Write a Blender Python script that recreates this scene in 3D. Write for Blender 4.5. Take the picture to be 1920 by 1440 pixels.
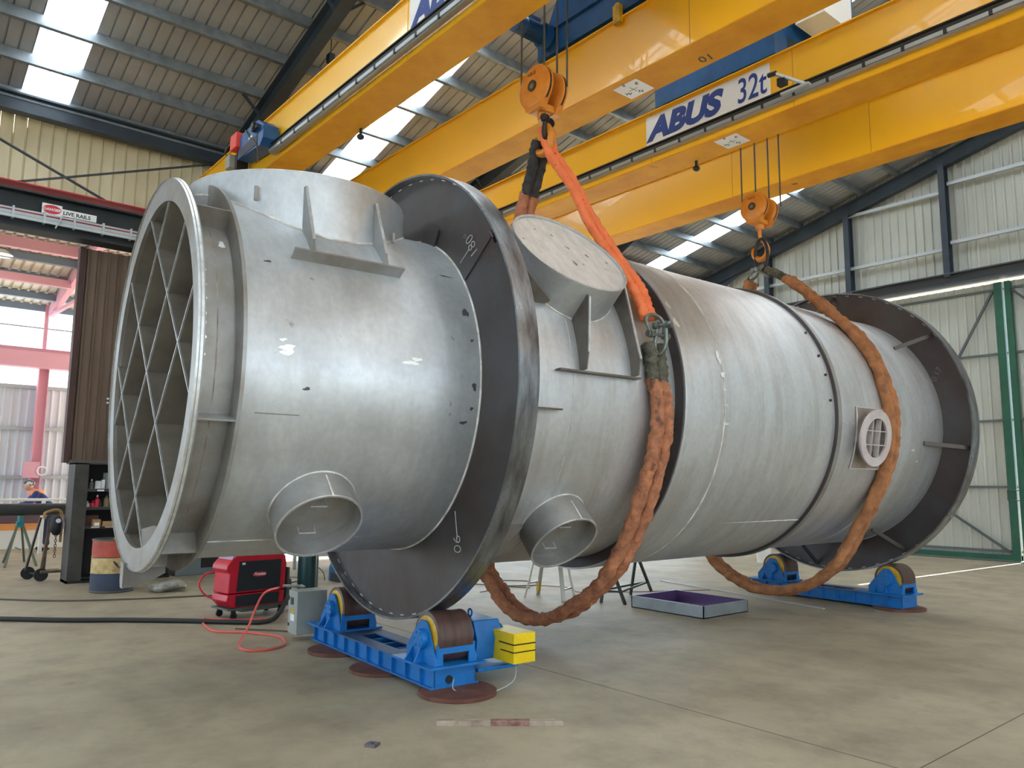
import bpy, math, random
from mathutils import Vector, Matrix
PI = math.pi
random.seed(4)
for o in list(bpy.data.objects):
    bpy.data.objects.remove(o)
S = bpy.context.scene
COL = S.collection

# ---------------------------------------------------------------- camera
cam_d = bpy.data.cameras.new('camera'); cam = bpy.data.objects.new('camera', cam_d); COL.objects.link(cam)
cam_d.sensor_width = 36; cam_d.sensor_fit = 'HORIZONTAL'; cam_d.lens = 27.2373; cam_d.clip_end = 300
_R = Vector((0.6426526, 0.7661114, 0.0084288)); _U = Vector((0.0924575, -0.0884696, 0.9917786)); _F = Vector((-0.7605585, 0.6365898, 0.1276880))
cam.matrix_world = Matrix(((_R.x, _U.x, -_F.x, 0), (_R.y, _U.y, -_F.y, 0), (_R.z, _U.z, -_F.z, 1.6), (0, 0, 0, 1)))
S.camera = cam
# ---------------------------------------------------------------- world, sun, exposure
W = bpy.data.worlds.new('sky'); S.world = W; W.use_nodes = True
nt = W.node_tree; bg = nt.nodes['Background']
sky = nt.nodes.new('ShaderNodeTexSky'); sky.sky_type = 'HOSEK_WILKIE'
sky.turbidity = 7; sky.ground_albedo = 0.4; sky.sun_direction = (0.04, 0.757, 0.652)
mixw = nt.nodes.new('ShaderNodeMix'); mixw.data_type = 'RGBA'; mixw.inputs[0].default_value = 0.9
nt.links.new(sky.outputs[0], mixw.inputs[6]); mixw.inputs[7].default_value = (0.70, 0.86, 1.0, 1)
nt.links.new(mixw.outputs[2], bg.inputs[0]); bg.inputs[1].default_value = 3.1
sd = bpy.data.lights.new('sun', 'SUN'); sd.energy = 28.0; sd.angle = math.radians(0.6); sd.color = (1, 0.98, 0.94)
sun = bpy.data.objects.new('sun', sd); COL.objects.link(sun)
sun.rotation_euler = Vector((0.04, 0.757, 0.652)).to_track_quat('Z', 'Y').to_euler()
S.view_settings.view_transform = 'Standard'; S.view_settings.look = 'None'
S.view_settings.gamma = 1; S.view_settings.use_curve_mapping = False
S.view_settings.exposure = 0.45

# ---------------------------------------------------------------- materials
def srgb(r, g, b):
    f = lambda c: (c / 255 / 12.92) if c <= 10 else ((c / 255 + 0.055) / 1.055) ** 2.4
    return (f(r), f(g), f(b), 1)
MATS = {}
def mat(name, col, rough=0.5, metal=0.0, spec=0.5, noise=None, bump=0.0, bscale=20, coat=0.0, stretch=(1, 1, 1), rvar=0.0, detail=6, emit=None, spots=None):
    """noise = (scale, darker/other colour, amount) ; spots = (scale, threshold, colour)"""
    if name in MATS: return MATS[name]
    m = bpy.data.materials.new(name); m.use_nodes = True; MATS[name] = m
    n = m.node_tree.nodes; l = m.node_tree.links; b = n['Principled BSDF']
    b.inputs['Base Color'].default_value = col; b.inputs['Roughness'].default_value = rough
    b.inputs['Metallic'].default_value = metal; b.inputs['Specular IOR Level'].default_value = spec
    b.inputs['Coat Weight'].default_value = coat
    tc = n.new('ShaderNodeTexCoord'); mp = n.new('ShaderNodeMapping'); l.new(tc.outputs['Object'], mp.inputs[0]); mp.inputs['Scale'].default_value = stretch
    last = None
    if noise:
        sc, c2, amt = noise
        t = n.new('ShaderNodeTexNoise'); t.inputs['Scale'].default_value = sc; t.inputs['Detail'].default_value = detail; t.inputs['Roughness'].default_value = 0.62
        l.new(mp.outputs[0], t.inputs[0])
        r = n.new('ShaderNodeValToRGB'); r.color_ramp.elements[0].position = 0.36; r.color_ramp.elements[1].position = 0.68
        l.new(t.outputs[0], r.inputs[0])
        mm = n.new('ShaderNodeMath'); mm.operation = 'MULTIPLY'; mm.inputs[1].default_value = amt; l.new(r.outputs[0], mm.inputs[0])
        mx = n.new('ShaderNodeMix'); mx.data_type = 'RGBA'; l.new(mm.outputs[0], mx.inputs[0])
        mx.inputs[6].default_value = col; mx.inputs[7].default_value = c2
        last = mx.outputs[2]
        if rvar:
            ra = n.new('ShaderNodeMapRange'); ra.inputs[3].default_value = rough - rvar; ra.inputs[4].default_value = rough + rvar
            l.new(t.outputs[0], ra.inputs[0]); l.new(ra.outputs[0], b.inputs['Roughness'])
    if spots:
        sc, th, c3 = spots
        t = n.new('ShaderNodeTexNoise'); t.inputs['Scale'].default_value = sc; t.inputs['Detail'].default_value = 4
        l.new(tc.outputs['Object'], t.inputs[0])
        r = n.new('ShaderNodeValToRGB'); r.color_ramp.elements[0].position = th; r.color_ramp.elements[1].position = th + 0.06
        l.new(t.outputs[0], r.inputs[0])
        mx = n.new('ShaderNodeMix'); mx.data_type = 'RGBA'; l.new(r.outputs[0], mx.inputs[0])
        if last: l.new(last, mx.inputs[6])
        else: mx.inputs[6].default_value = col
        mx.inputs[7].default_value = c3; last = mx.outputs[2]
    if last: l.new(last, b.inputs['Base Color'])
    if bump:
        t = n.new('ShaderNodeTexNoise'); t.inputs['Scale'].default_value = bscale; t.inputs['Detail'].default_value = 5; l.new(mp.outputs[0], t.inputs[0])
        bp = n.new('ShaderNodeBump'); bp.inputs['Strength'].default_value = bump; bp.inputs['Distance'].default_value = 0.02
        l.new(t.outputs[0], bp.inputs['Height']); l.new(bp.outputs[0], b.inputs['Normal'])
    if emit:
        b.inputs['Emission Color'].default_value = emit[0]; b.inputs['Emission Strength'].default_value = emit[1]
    return m
STEEL = mat('brushed stainless plate', (0.66, 0.69, 0.715, 1), 0.42, 0.62, noise=(1.6, (0.43, 0.445, 0.45, 1), 0.75), rvar=0.10, bump=0.05, bscale=9, spots=(5.5, 0.70, (0.22, 0.19, 0.15, 1)))
STEEL2 = mat('brushed stainless plate rear', (0.69, 0.72, 0.745, 1), 0.41, 0.62, noise=(0.9, (0.47, 0.46, 0.45, 1), 0.7), rvar=0.08, bump=0.04, bscale=7, stretch=(1, 1.6, 1))
def streaks(m, c2, amt, sc=(0.5, 0.5, 7), c3=None):
    n = m.node_tree.nodes; l = m.node_tree.links; b = n['Principled BSDF']
    src = b.inputs['Base Color'].links[0].from_socket
    tc = n.new('ShaderNodeTexCoord'); mp = n.new('ShaderNodeMapping'); mp.inputs['Scale'].default_value = sc; l.new(tc.outputs['Object'], mp.inputs[0])
    t = n.new('ShaderNodeTexNoise'); t.inputs['Scale'].default_value = 2.2; t.inputs['Detail'].default_value = 8; t.inputs['Roughness'].default_value = 0.7; l.new(mp.outputs[0], t.inputs[0])
    r = n.new('ShaderNodeValToRGB'); r.color_ramp.elements[0].position = 0.45; r.color_ramp.elements[1].position = 0.72; l.new(t.outputs[0], r.inputs[0])
    mm = n.new('ShaderNodeMath'); mm.operation = 'MULTIPLY'; mm.inputs[1].default_value = amt; l.new(r.outputs[0], mm.inputs[0])
    x = n.new('ShaderNodeMix'); x.data_type = 'RGBA'; l.new(mm.outputs[0], x.inputs[0]); l.new(src, x.inputs[6]); x.inputs[7].default_value = c2
    t2 = n.new('ShaderNodeTexNoise'); t2.inputs['Scale'].default_value = 22; t2.inputs['Detail'].default_value = 5; l.new(tc.outputs['Object'], t2.inputs[0])
    r2 = n.new('ShaderNodeValToRGB'); r2.color_ramp.elements[0].position = 0.3; r2.color_ramp.elements[1].position = 0.75; r2.color_ramp.elements[0].color = (0.93, 0.93, 0.93, 1); r2.color_ramp.elements[1].color = (1.04, 1.04, 1.04, 1); l.new(t2.outputs[0], r2.inputs[0])
    y = n.new('ShaderNodeMix'); y.data_type = 'RGBA'; y.blend_type = 'MULTIPLY'; y.inputs[0].default_value = 1; l.new(x.outputs[2], y.inputs[6]); l.new(r2.outputs[0], y.inputs[7]); l.new(y.outputs[2], b.inputs['Base Color'])
streaks(STEEL, (0.34, 0.335, 0.32, 1), 0.4, (0.45, 1.6, 0.45))
streaks(STEEL2, (0.38, 0.345, 0.315, 1), 0.5, (0.35, 2.6, 0.35))
STEELR = mat('ring stainless', (0.37, 0.37, 0.365, 1), 0.45, 0.5, noise=(2.4, (0.24, 0.20, 0.155, 1), 0.85), rvar=0.1, bump=0.05, bscale=14)
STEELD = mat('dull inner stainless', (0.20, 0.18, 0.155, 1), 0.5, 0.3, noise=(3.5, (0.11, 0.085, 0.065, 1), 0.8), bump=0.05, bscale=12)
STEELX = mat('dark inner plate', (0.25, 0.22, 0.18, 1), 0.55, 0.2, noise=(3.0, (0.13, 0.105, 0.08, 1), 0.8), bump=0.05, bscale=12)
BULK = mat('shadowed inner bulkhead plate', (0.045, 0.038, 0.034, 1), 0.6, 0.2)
EDGE = mat('bright cut edge', (0.72, 0.73, 0.73, 1), 0.35, 0.6, noise=(14, (0.4, 0.4, 0.39, 1), 0.7))
WELD = mat('weld bead', (0.86, 0.84, 0.80, 1), 0.5, 0.0, noise=(7, (0.36, 0.30, 0.25, 1), 0.9), bump=0.3, bscale=60)
POLISH = mat('ground bright patch', (0.88, 0.88, 0.86, 1), 0.3, 0.35)
DARK = mat('black mill steel', (0.095, 0.092, 0.098, 1), 0.42, 0.55, noise=(1.3, (0.075, 0.05, 0.042, 1), 0.9), rvar=0.12, bump=0.05, bscale=10)
DARKB = mat('mill steel band', (0.30, 0.32, 0.345, 1), 0.30, 0.8, noise=(2.2, (0.07, 0.06, 0.06, 1), 0.9), rvar=0.12, stretch=(1, 4, 1))
LID = mat('scuffed lid plate', (0.66, 0.62, 0.57, 1), 0.5, 0.25, noise=(5, (0.52, 0.46, 0.41, 1), 0.9), spots=(11, 0.66, (0.16, 0.12, 0.10, 1)), stretch=(1, 2.5, 1))
YEL = mat('crane yellow paint', srgb(254, 193, 42), 0.27, 0, 0.5, noise=(0.7, srgb(250, 186, 36), 0.6), coat=0.3)
YELSHADE = mat('shaded grimy crane yellow', srgb(240, 170, 34), 0.6, 0, 0.2, noise=(1.6, srgb(214, 138, 22), 0.8), spots=(2.6, 0.72, srgb(120, 72, 20)))  # darker copy of the crane yellow: underside shade painted in, plus grime spots
ORG = mat('hook block orange', srgb(222, 144, 52), 0.35, 0, 0.5, noise=(6, srgb(190, 100, 25), 0.6))
BLU = mat('machine blue', srgb(12, 116, 192), 0.40, 0, 0.5, noise=(7, srgb(10, 84, 146), 0.6), spots=(9, 0.70, srgb(70, 80, 95)))
BLUT = mat('dusty blue top', srgb(55, 92, 140), 0.55, 0, 0.4, noise=(5, srgb(78, 70, 78), 0.9))
BLUC = mat('crane crab blue', srgb(30, 92, 150), 0.42, 0, 0.5, noise=(3, srgb(20, 60, 105), 0.7))
HUB = mat('yellow hub', srgb(225, 180, 20), 0.45, noise=(8, srgb(160, 120, 15), 0.8))
BOXY = mat('bright yellow guard', srgb(248, 212, 10), 0.4, noise=(6, srgb(225, 186, 10), 0.7))
ROLL = mat('rubber roller brown', srgb(92, 66, 58), 0.4, 0, 0.5, noise=(3, srgb(60, 44, 42), 0.9), stretch=(1, 6, 1))
RUST = mat('rusty plate', srgb(120, 78, 62), 0.7, 0.2, noise=(6, srgb(90, 52, 40), 0.9), bump=0.2, bscale=30)
GREYP = mat('grey enamel box', srgb(160, 164, 158), 0.45, noise=(4, srgb(140, 145, 138), 0.6))
RED = mat('red plastic', srgb(205, 22, 48), 0.35, noise=(5, srgb(170, 18, 40), 0.6))
BLK = mat('black plastic', srgb(28, 34, 40), 0.5)
RUBB = mat('black rubber', srgb(22, 22, 22), 0.6)
WHT = mat('white plastic', srgb(235, 236, 236), 0.5)
NAVY = mat('logo navy', srgb(25, 55, 135), 0.5)
SIGNW = mat('sign white', srgb(238, 238, 236), 0.45)
GALV = mat('galvanised purlin', srgb(150, 160, 168), 0.45, 0.55, noise=(4, srgb(110, 118, 124), 0.7))
BEAM = mat('blue grey painted beam', srgb(58, 70, 82), 0.5, 0, 0.4, noise=(2, srgb(42, 48, 56), 0.7))
GIRT = mat('light grey girt', srgb(185, 192, 196), 0.5, 0.3)
CLADR = mat('roof sheet underside', srgb(176, 179, 182), 0.6, 0.1, noise=(1.2, srgb(150, 151, 152), 0.7))
CLADC = mat('cream wall sheet', srgb(226, 218, 186), 0.55, 0.05, noise=(0.9, srgb(196, 182, 146), 0.8), stretch=(1, 1, 0.4))
CLADG = mat('grey green gable sheet', srgb(196, 200, 194), 0.55, 0.1, noise=(0.8, srgb(172, 174, 164), 0.8), stretch=(1, 1, 0.3))
CLADB = mat('brown door sheet', srgb(128, 108, 92), 0.6, 0.05, noise=(1.5, srgb(104, 84, 72), 0.8), stretch=(1, 1, 0.2))
CLADW = mat('hazed far sheet', srgb(226, 230, 238), 0.6, 0, noise=(0.9, srgb(208, 214, 226), 0.6), stretch=(1, 1, 0.2))  # base colour lightened to paint in the bright haze of the far bay
PINK = mat('hazed oxide red steel', srgb(228, 168, 184), 0.6, 0)  # oxide red paled so the colour carries the haze of the far bay
REDL = mat('red rail', srgb(190, 40, 50), 0.5)
DKST = mat('dark runway steel', srgb(38, 46, 52), 0.55, noise=(2, srgb(25, 28, 30), 0.8))
GREEN = mat('green door post', srgb(28, 92, 70), 0.4, noise=(3, srgb(20, 70, 55), 0.6))
SLINGO = mat('dirty orange sling', srgb(204, 134, 94), 0.85, noise=(9, srgb(142, 92, 70), 0.95), bump=0.9, bscale=26, spots=(4, 0.66, srgb(112, 76, 60)))
SLINGD = mat('brown dirty sling', srgb(190, 128, 82), 0.85, noise=(8, srgb(128, 84, 58), 0.8), bump=0.9, bscale=26)
SLINGB = mat('bright orange sling', srgb(250, 136, 84), 0.8, noise=(10, srgb(240, 112, 62), 0.8), bump=0.7, bscale=22, spots=(13, 0.69, srgb(60, 45, 45)))
SLEEVE = mat('grey green sleeve', srgb(112, 108, 92), 0.9, noise=(12, srgb(66, 64, 56), 0.95), bump=0.9, bscale=30)
SHACK = mat('galvanised shackle', srgb(140, 146, 140), 0.4, 0.6, noise=(9, srgb(95, 98, 92), 0.8))
LINKM = mat('dark forged link', srgb(66, 58, 58), 0.45, 0.5, noise=(8, srgb(40, 34, 34), 0.8))
ROPE = mat('steel rope', srgb(90, 84, 80), 0.5, 0.5)
WOOD = mat('timber plank', srgb(186, 170, 152), 0.75, noise=(6, srgb(120, 96, 84), 0.9), stretch=(1, 5, 1))
ALU = mat('aluminium ladder', srgb(190, 186, 172), 0.4, 0.5)
TRES = mat('dark green trestle', srgb(62, 64, 56), 0.5)
CHALK = mat('chalk', srgb(190, 190, 188), 0.9)
RHOSE = mat('red hose', srgb(226, 96, 84), 0.5)
CABB = mat('black cable', srgb(36, 36, 34), 0.6)
CABG = mat('grey cable', srgb(92, 84, 72), 0.6)
CARD = mat('cardboard', srgb(168, 132, 92), 0.8)
GASG = mat('dark green cylinder', srgb(16, 60, 62), 0.35)
HIGO = mat('orange hi vis cloth', srgb(245, 150, 90), 0.8)
NAVC = mat('navy cloth', srgb(52, 64, 120), 0.85)
SKIN = mat('skin', srgb(214, 160, 132), 0.6)

def conc():
    m = bpy.data.materials.new('polished concrete'); m.use_nodes = True
    n = m.node_tree.nodes; l = m.node_tree.links; b = n['Principled BSDF']
    tc = n.new('ShaderNodeTexCoord')
    def noise(s, d, r=0.6):
        t = n.new('ShaderNodeTexNoise'); t.inputs['Scale'].default_value = s; t.inputs['Detail'].default_value = d; t.inputs['Roughness'].default_value = r
        l.new(tc.outputs['Object'], t.inputs[0]); return t
    def ramp(src, a, b2):
        r = n.new('ShaderNodeValToRGB'); r.color_ramp.elements[0].position = a; r.color_ramp.elements[1].position = b2; l.new(src.outputs[0], r.inputs[0]); return r
    def mix(fac, a, c, k=1.0):
        mm = n.new('ShaderNodeMath'); mm.operation = 'MULTIPLY'; mm.inputs[1].default_value = k; l.new(fac, mm.inputs[0])
        x = n.new('ShaderNodeMix'); x.data_type = 'RGBA'; l.new(mm.outputs[0], x.inputs[0])
        if isinstance(a, tuple): x.inputs[6].default_value = a
        else: l.new(a, x.inputs[6])
        x.inputs[7].default_value = c; return x.outputs[2]
    c = mix(ramp(noise(0.35, 5), 0.35, 0.7).outputs[0], srgb(178, 166, 141), srgb(154, 142, 122))
    c = mix(ramp(noise(1.7, 8, 0.7), 0.42, 0.75).outputs[0], c, srgb(126, 114, 98), 0.75)
    c = mix(ramp(noise(0.8, 6), 0.56, 0.72).outputs[0], c, srgb(154, 149, 128), 0.7)
    c = mix(ramp(noise(2.3, 5), 0.64, 0.8).outputs[0], c, srgb(118, 92, 82), 0.6)
    c = mix(ramp(noise(38, 2), 0.70, 0.74).outputs[0], c, srgb(200, 192, 176), 0.5)
    l.new(c, b.inputs['Base Color'])
    mr = n.new('ShaderNodeMapRange'); mr.inputs[3].default_value = 0.42; mr.inputs[4].default_value = 0.72; l.new(noise(1.1, 5).outputs[0], mr.inputs[0]); l.new(mr.outputs[0], b.inputs['Roughness'])
    bp = n.new('ShaderNodeBump'); bp.inputs['Strength'].default_value = 0.06; bp.inputs['Distance'].default_value = 0.01; l.new(noise(30, 4).outputs[0], bp.inputs['Height']); l.new(bp.outputs[0], b.inputs['Normal'])
    b.inputs['Specular IOR Level'].default_value = 0.22
    return m
CONC = conc()
def translucent(name, col, tr=0.45):
    m = bpy.data.materials.new(name); m.use_nodes = True; n = m.node_tree.nodes; l = m.node_tree.links
    n.remove(n['Principled BSDF']); o = n['Material Output']
    a = n.new('ShaderNodeBsdfTransparent'); a.inputs[0].default_value = col
    b = n.new('ShaderNodeBsdfTranslucent'); b.inputs[0].default_value = col
    x = n.new('ShaderNodeMixShader'); x.inputs[0].default_value = 1 - tr
    l.new(a.outputs[0], x.inputs[1]); l.new(b.outputs[0], x.inputs[2]); l.new(x.outputs[0], o.inputs[0]); return m
SKYL = translucent('fibreglass skylight', (0.92, 0.97, 1, 1), 0.0)

# ---------------------------------------------------------------- mesh builder
class MB:
    def __init__(s): s.v = []; s.f = []; s.s = []
    def add(s, vs, fs, smooth=False):
        k = len(s.v); s.v += [tuple(p) for p in vs]; s.f += [tuple(i + k for i in f) for f in fs]; s.s += [smooth] * len(fs); return s
    def box(s, x0, x1, y0, y1, z0, z1):
        x0, x1 = sorted((x0, x1)); y0, y1 = sorted((y0, y1)); z0, z1 = sorted((z0, z1))
        return s.add([(x0, y0, z0), (x1, y0, z0), (x1, y1, z0), (x0, y1, z0), (x0, y0, z1), (x1, y0, z1), (x1, y1, z1), (x0, y1, z1)],
                     [(0, 3, 2, 1), (4, 5, 6, 7), (0, 1, 5, 4), (1, 2, 6, 5), (2, 3, 7, 6), (3, 0, 4, 7)])
    def bar(s, a, b, w, h, up=(0, 0, 1)):
        a = Vector(a); b = Vector(b); d = (b - a).normalized(); up = Vector(up)
        if abs(d.dot(up)) > 0.98: up = Vector((1, 0, 0))
        x = d.cross(up).normalized(); y = x.cross(d).normalized()
        P = []
        for p in (a, b):
            for i, j in ((-1, -1), (1, -1), (1, 1), (-1, 1)): P.append(p + x * (i * w / 2) + y * (j * h / 2))
        return s.add(P, [(0, 3, 2, 1), (4, 5, 6, 7), (0, 1, 5, 4), (1, 2, 6, 5), (2, 3, 7, 6), (3, 0, 4, 7)])
    def cyl(s, a, b, r, r2=None, n=24, caps=True, smooth=True):
        r2 = r if r2 is None else r2; a = Vector(a); b = Vector(b); d = (b - a).normalized()
        up = Vector((0, 0, 1)) if abs(d.z) < 0.95 else Vector((1, 0, 0))
        x = d.cross(up).normalized(); y = d.cross(x)
        P = [];
        for p, q in ((a, r), (b, r2)):
            for i in range(n):
                t = 2 * PI * i / n; P.append(p + x * (q * math.cos(t)) + y * (q * math.sin(t)))
        s.add(P, [(i, (i + 1) % n, n + (i + 1) % n, n + i) for i in range(n)], smooth)
        if caps:
            s.add(P[:n], [tuple(range(n))[::-1]]); s.add(P[n:], [tuple(range(n))])
        return s
    def lathe(s, prof, n=96, base=(0, 0, 0), axis=(0, 0, 1), xdir=None, a0=0, a1=2 * PI, closed=False, smooth=True):
        """prof: (h, r) along axis"""
        base = Vector(base); d = Vector(axis).normalized()
        if xdir is None:
            up = Vector((0, 0, 1)) if abs(d.z) < 0.95 else Vector((1, 0, 0)); x = d.cross(up).normalized()
        else: x = Vector(xdir).normalized()
        y = d.cross(x); full = abs(a1 - a0 - 2 * PI) < 1e-6; m = n if full else n + 1
        P = []
        for h, r in prof:
            for i in range(m):
                t = a0 + (a1 - a0) * i / n; P.append(base + d * h + x * (r * math.cos(t)) + y * (r * math.sin(t)))
        F = []; K = len(prof)
        for k in range(K if closed else K - 1):
            k2 = (k + 1) % K
            for i in range(n):
                j = (i + 1) % m; F.append((k * m + i, k * m + j, k2 * m + j, k2 * m + i))
        return s.add(P, F, smooth)
    def prism(s, poly, off):
        """planar polygon (3d pts) extruded by off"""
        n = len(poly); off = Vector(off); A = [Vector(p) for p in poly]; B = [p + off for p in A]
        return s.add(A + B, [tuple(range(n))[::-1], tuple(range(n, 2 * n))] + [(i, (i + 1) % n, n + (i + 1) % n, n + i) for i in range(n)])
    def tube(s, pts, r, n=10, caps=True, rf=None, flat=1.0, side=None, closed=False):
        pts = [Vector(p) for p in pts]; N = len(pts); P = []; prev = None
        for i, p in enumerate(pts):
            a = pts[(i - 1) % N] if (closed or i > 0) else p; b = pts[(i + 1) % N] if (closed or i < N - 1) else p
            d = (b - a).normalized()
            if side is not None:
                x = Vector(side); x = (x - d * x.dot(d)).normalized()
            elif prev is None:
                up = Vector((0, 0, 1)) if abs(d.z) < 0.9 else Vector((1, 0, 0)); x = d.cross(up).normalized()
            else: x = (prev - d * prev.dot(d)).normalized()
            prev = x; y = d.cross(x)
            for j in range(n):
                t = 2 * PI * j / n; q = r * (rf(i, t) if rf else 1)
                P.append(p + x * (q * math.cos(t)) + y * (q * flat * math.sin(t)))
        F = [(i * n + j, i * n + (j + 1) % n, ((i + 1) % N) * n + (j + 1) % n, ((i + 1) % N) * n + j) for i in range(N if closed else N - 1) for j in range(n)]
        s.add(P, F, True)
        if caps and not closed:
            s.add(P[:n], [tuple(range(n))[::-1]]); s.add(P[-n:], [tuple(range(n))])
        return s
    def sphere(s, c, r, sc=(1, 1, 1), n=16):
        c = Vector(c); P = []; F = []; m = n // 2
        for i in range(m + 1):
            for j in range(n):
                a = PI * i / m; t = 2 * PI * j / n
                P.append(c + Vector((r * sc[0] * math.sin(a) * math.cos(t), r * sc[1] * math.sin(a) * math.sin(t), r * sc[2] * math.cos(a))))
        for i in range(m):
            for j in range(n): F.append((i * n + j, (i + 1) * n + j, (i + 1) * n + (j + 1) % n, i * n + (j + 1) % n))
        return s.add(P, F, True)
    def xf(s, M):
        s.v = [tuple(M @ Vector(p)) for p in s.v]; return s
    def build(s, name, m, parent=None, bevel=0, label=None, sharp=35, weld=True):
        me = bpy.data.meshes.new(name); me.from_pydata(s.v, [], s.f); me.materials.append(m)
        me.polygons.foreach_set('use_smooth', s.s if not bevel else [True] * len(s.f))
        if weld:
            import bmesh
            bm = bmesh.new(); bm.from_mesh(me); bmesh.ops.remove_doubles(bm, verts=bm.verts, dist=1e-5)
            bmesh.ops.recalc_face_normals(bm, faces=bm.faces)
            bm.to_mesh(me); bm.free()
        try: me.set_sharp_from_angle(angle=math.radians(sharp))
        except Exception: pass
        o = bpy.data.objects.new(name, me); COL.objects.link(o)
        if parent: o.parent = parent
        if bevel:
            b = o.modifiers.new('bevel', 'BEVEL'); b.width = bevel; b.segments = 2; b.limit_method = 'ANGLE'; b.angle_limit = math.radians(40); b.harden_normals = True
        if label: o['label'] = label
        return o
def tag(o, label, cat, group=None):
    o['label'] = label; o['category'] = cat
    if group: o['group'] = group
    return o
def thing(name, label, cat, loc=(0, 0, 0), rz=0, group=None):
    o = bpy.data.objects.new(name, None); COL.objects.link(o); o.location = loc; o.rotation_euler = (0, 0, rz); o.empty_display_size = 0.1
    return tag(o, label, cat, group)
def struct(o, label=None):
    o['kind'] = 'structure'
    if label: o['label'] = label
    return o
def sthing(name, loc=(0, 0, 0)):
    o = bpy.data.objects.new(name, None); COL.objects.link(o); o.location = loc; o['kind'] = 'structure'; return o
def text(name, body, size, m, parent, M, ext=0.002, shear=0, offset=0, align='LEFT', xs=1.0, label=None):
    cu = bpy.data.curves.new(name, 'FONT'); cu.body = body; cu.size = size; cu.extrude = ext; cu.shear = shear; cu.offset = offset; cu.align_x = align; cu.resolution_u = 4
    t = bpy.data.objects.new(name, cu); COL.objects.link(t)
    dg = bpy.context.evaluated_depsgraph_get(); me = bpy.data.meshes.new_from_object(t.evaluated_get(dg)); bpy.data.objects.remove(t)
    me.materials.clear(); me.materials.append(m); me.transform(M @ Matrix.Diagonal((xs, 1, 1, 1)))
    o = bpy.data.objects.new(name, me); COL.objects.link(o)
    if parent: o.parent = parent
    if label: o['label'] = label
    return o
def basis(o, x, y):
    x = Vector(x).normalized(); y = Vector(y).normalized(); z = x.cross(y); o = Vector(o)
    return Matrix(((x.x, y.x, z.x, o.x), (x.y, y.y, z.y, o.y), (x.z, y.z, z.z, o.z), (0, 0, 0, 1)))
def spline(pts, k=8):
    pts = [Vector(p) for p in pts]; out = []
    for i in range(len(pts) - 1):
        p0 = pts[max(i - 1, 0)]; p1 = pts[i]; p2 = pts[i + 1]; p3 = pts[min(i + 2, len(pts) - 1)]
        for j in range(k):
            t = j / k
            out.append(0.5 * ((2 * p1) + (p2 - p0) * t + (2 * p0 - 5 * p1 + 4 * p2 - p3) * t * t + (3 * p1 - p0 - 3 * p2 + p3) * t ** 3))
    out.append(pts[-1]); return out

# ================================================================ SETTING
KR = 0.25
def roofz(x): return 7.95 + KR * (x + 14.3) if x < 0.5 else 7.95 + KR * 14.8 - KR * (x - 0.5)
struct(MB().box(-60, 40, -40, 60, -0.2, 0).build('floor', CONC), 'grey polished concrete workshop floor with brown stains')

def ribbed(n0, n1, pitch, depth, f, m, name, parent=None, prof=((0, 0), (0.62, 0), (0.70, 1), (0.92, 1)), thick=0):
    """sheet with ribs: n along rib-normal axis; f(n,d)->(p,q) end points of rib line"""
    mb = MB(); rows = []
    n = n0
    while n < n1 - 1e-6:
        for a, d in prof:
            x = n + a * pitch
            if x <= n1: rows.append((x, d * depth))
        n += pitch
    rows.append((n1, 0))
    P = []
    for x, d in rows:
        p, q = f(x, d); P += [p, q]
    F = [(2 * i, 2 * i + 1, 2 * i + 3, 2 * i + 2) for i in range(len(rows) - 1)]
    mb.add(P, F); return mb.build(name, m, parent, weld=False)
for k, (x0, x1, y0, y1) in enumerate(((-9.5, -2.08, 4.716, 4.724), (-2.084, -2.076, -1, 14))):
    struct(MB().box(x0, x1, y0, y1, 0.0, 0.0012).build('trim_%d' % (80 + k), mat('floor joint', srgb(96, 90, 80), 0.8)), 'thin saw cut joint in the concrete floor')
# roof with skylight strips
SK = [(-9.0, -8.3), (-3.75, -3.05), (1.5, 2.2), (6.85, 7.5), (12.0, 12.65), (17.05, 17.75)]
ceil = sthing('ceiling'); RP = ((0, 0), (0.84, 0), (0.88, 1), (0.96, 1))
edges = [-13.0] + [e for a in SK for e in a] + [19.6]
for i in range(0, len(edges), 2):
    y0, y1 = edges[i], edges[i + 1]
    if y1 <= y0: continue
    ribbed(y0, y1, 0.19, 0.03, lambda y, d: ((-14.75, y, roofz(-14.75) + d), (0.5, y, roofz(0.5) + d)), CLADR, 'roof_sheet', ceil, prof=RP)
    ribbed(y0, y1, 0.19, 0.03, lambda y, d: ((0.5, y, roofz(0.5) + d), (15.3, y, roofz(15.3) + d)), CLADR, 'roof_sheet', ceil, prof=RP)
for i, (a, b) in enumerate(SK):
    ribbed(a - 0.02, b + 0.02, 0.19, 0.03, lambda y, d: ((0.6, y, roofz(0.6) + d), (14.5, y, roofz(14.5) + d)), SKYL, 'skylight_sheet', ceil)
for i, (a, b) in enumerate(SK):
    o = ribbed(a - 0.02, b + 0.02, 0.19, 0.03, lambda y, d: ((-14.5, y, roofz(-14.5) + d), (0.4, y, roofz(0.4) + d)), SKYL, 'window_%d' % (i + 1)); struct(o, 'white translucent skylight strip running up the roof slope')
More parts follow.
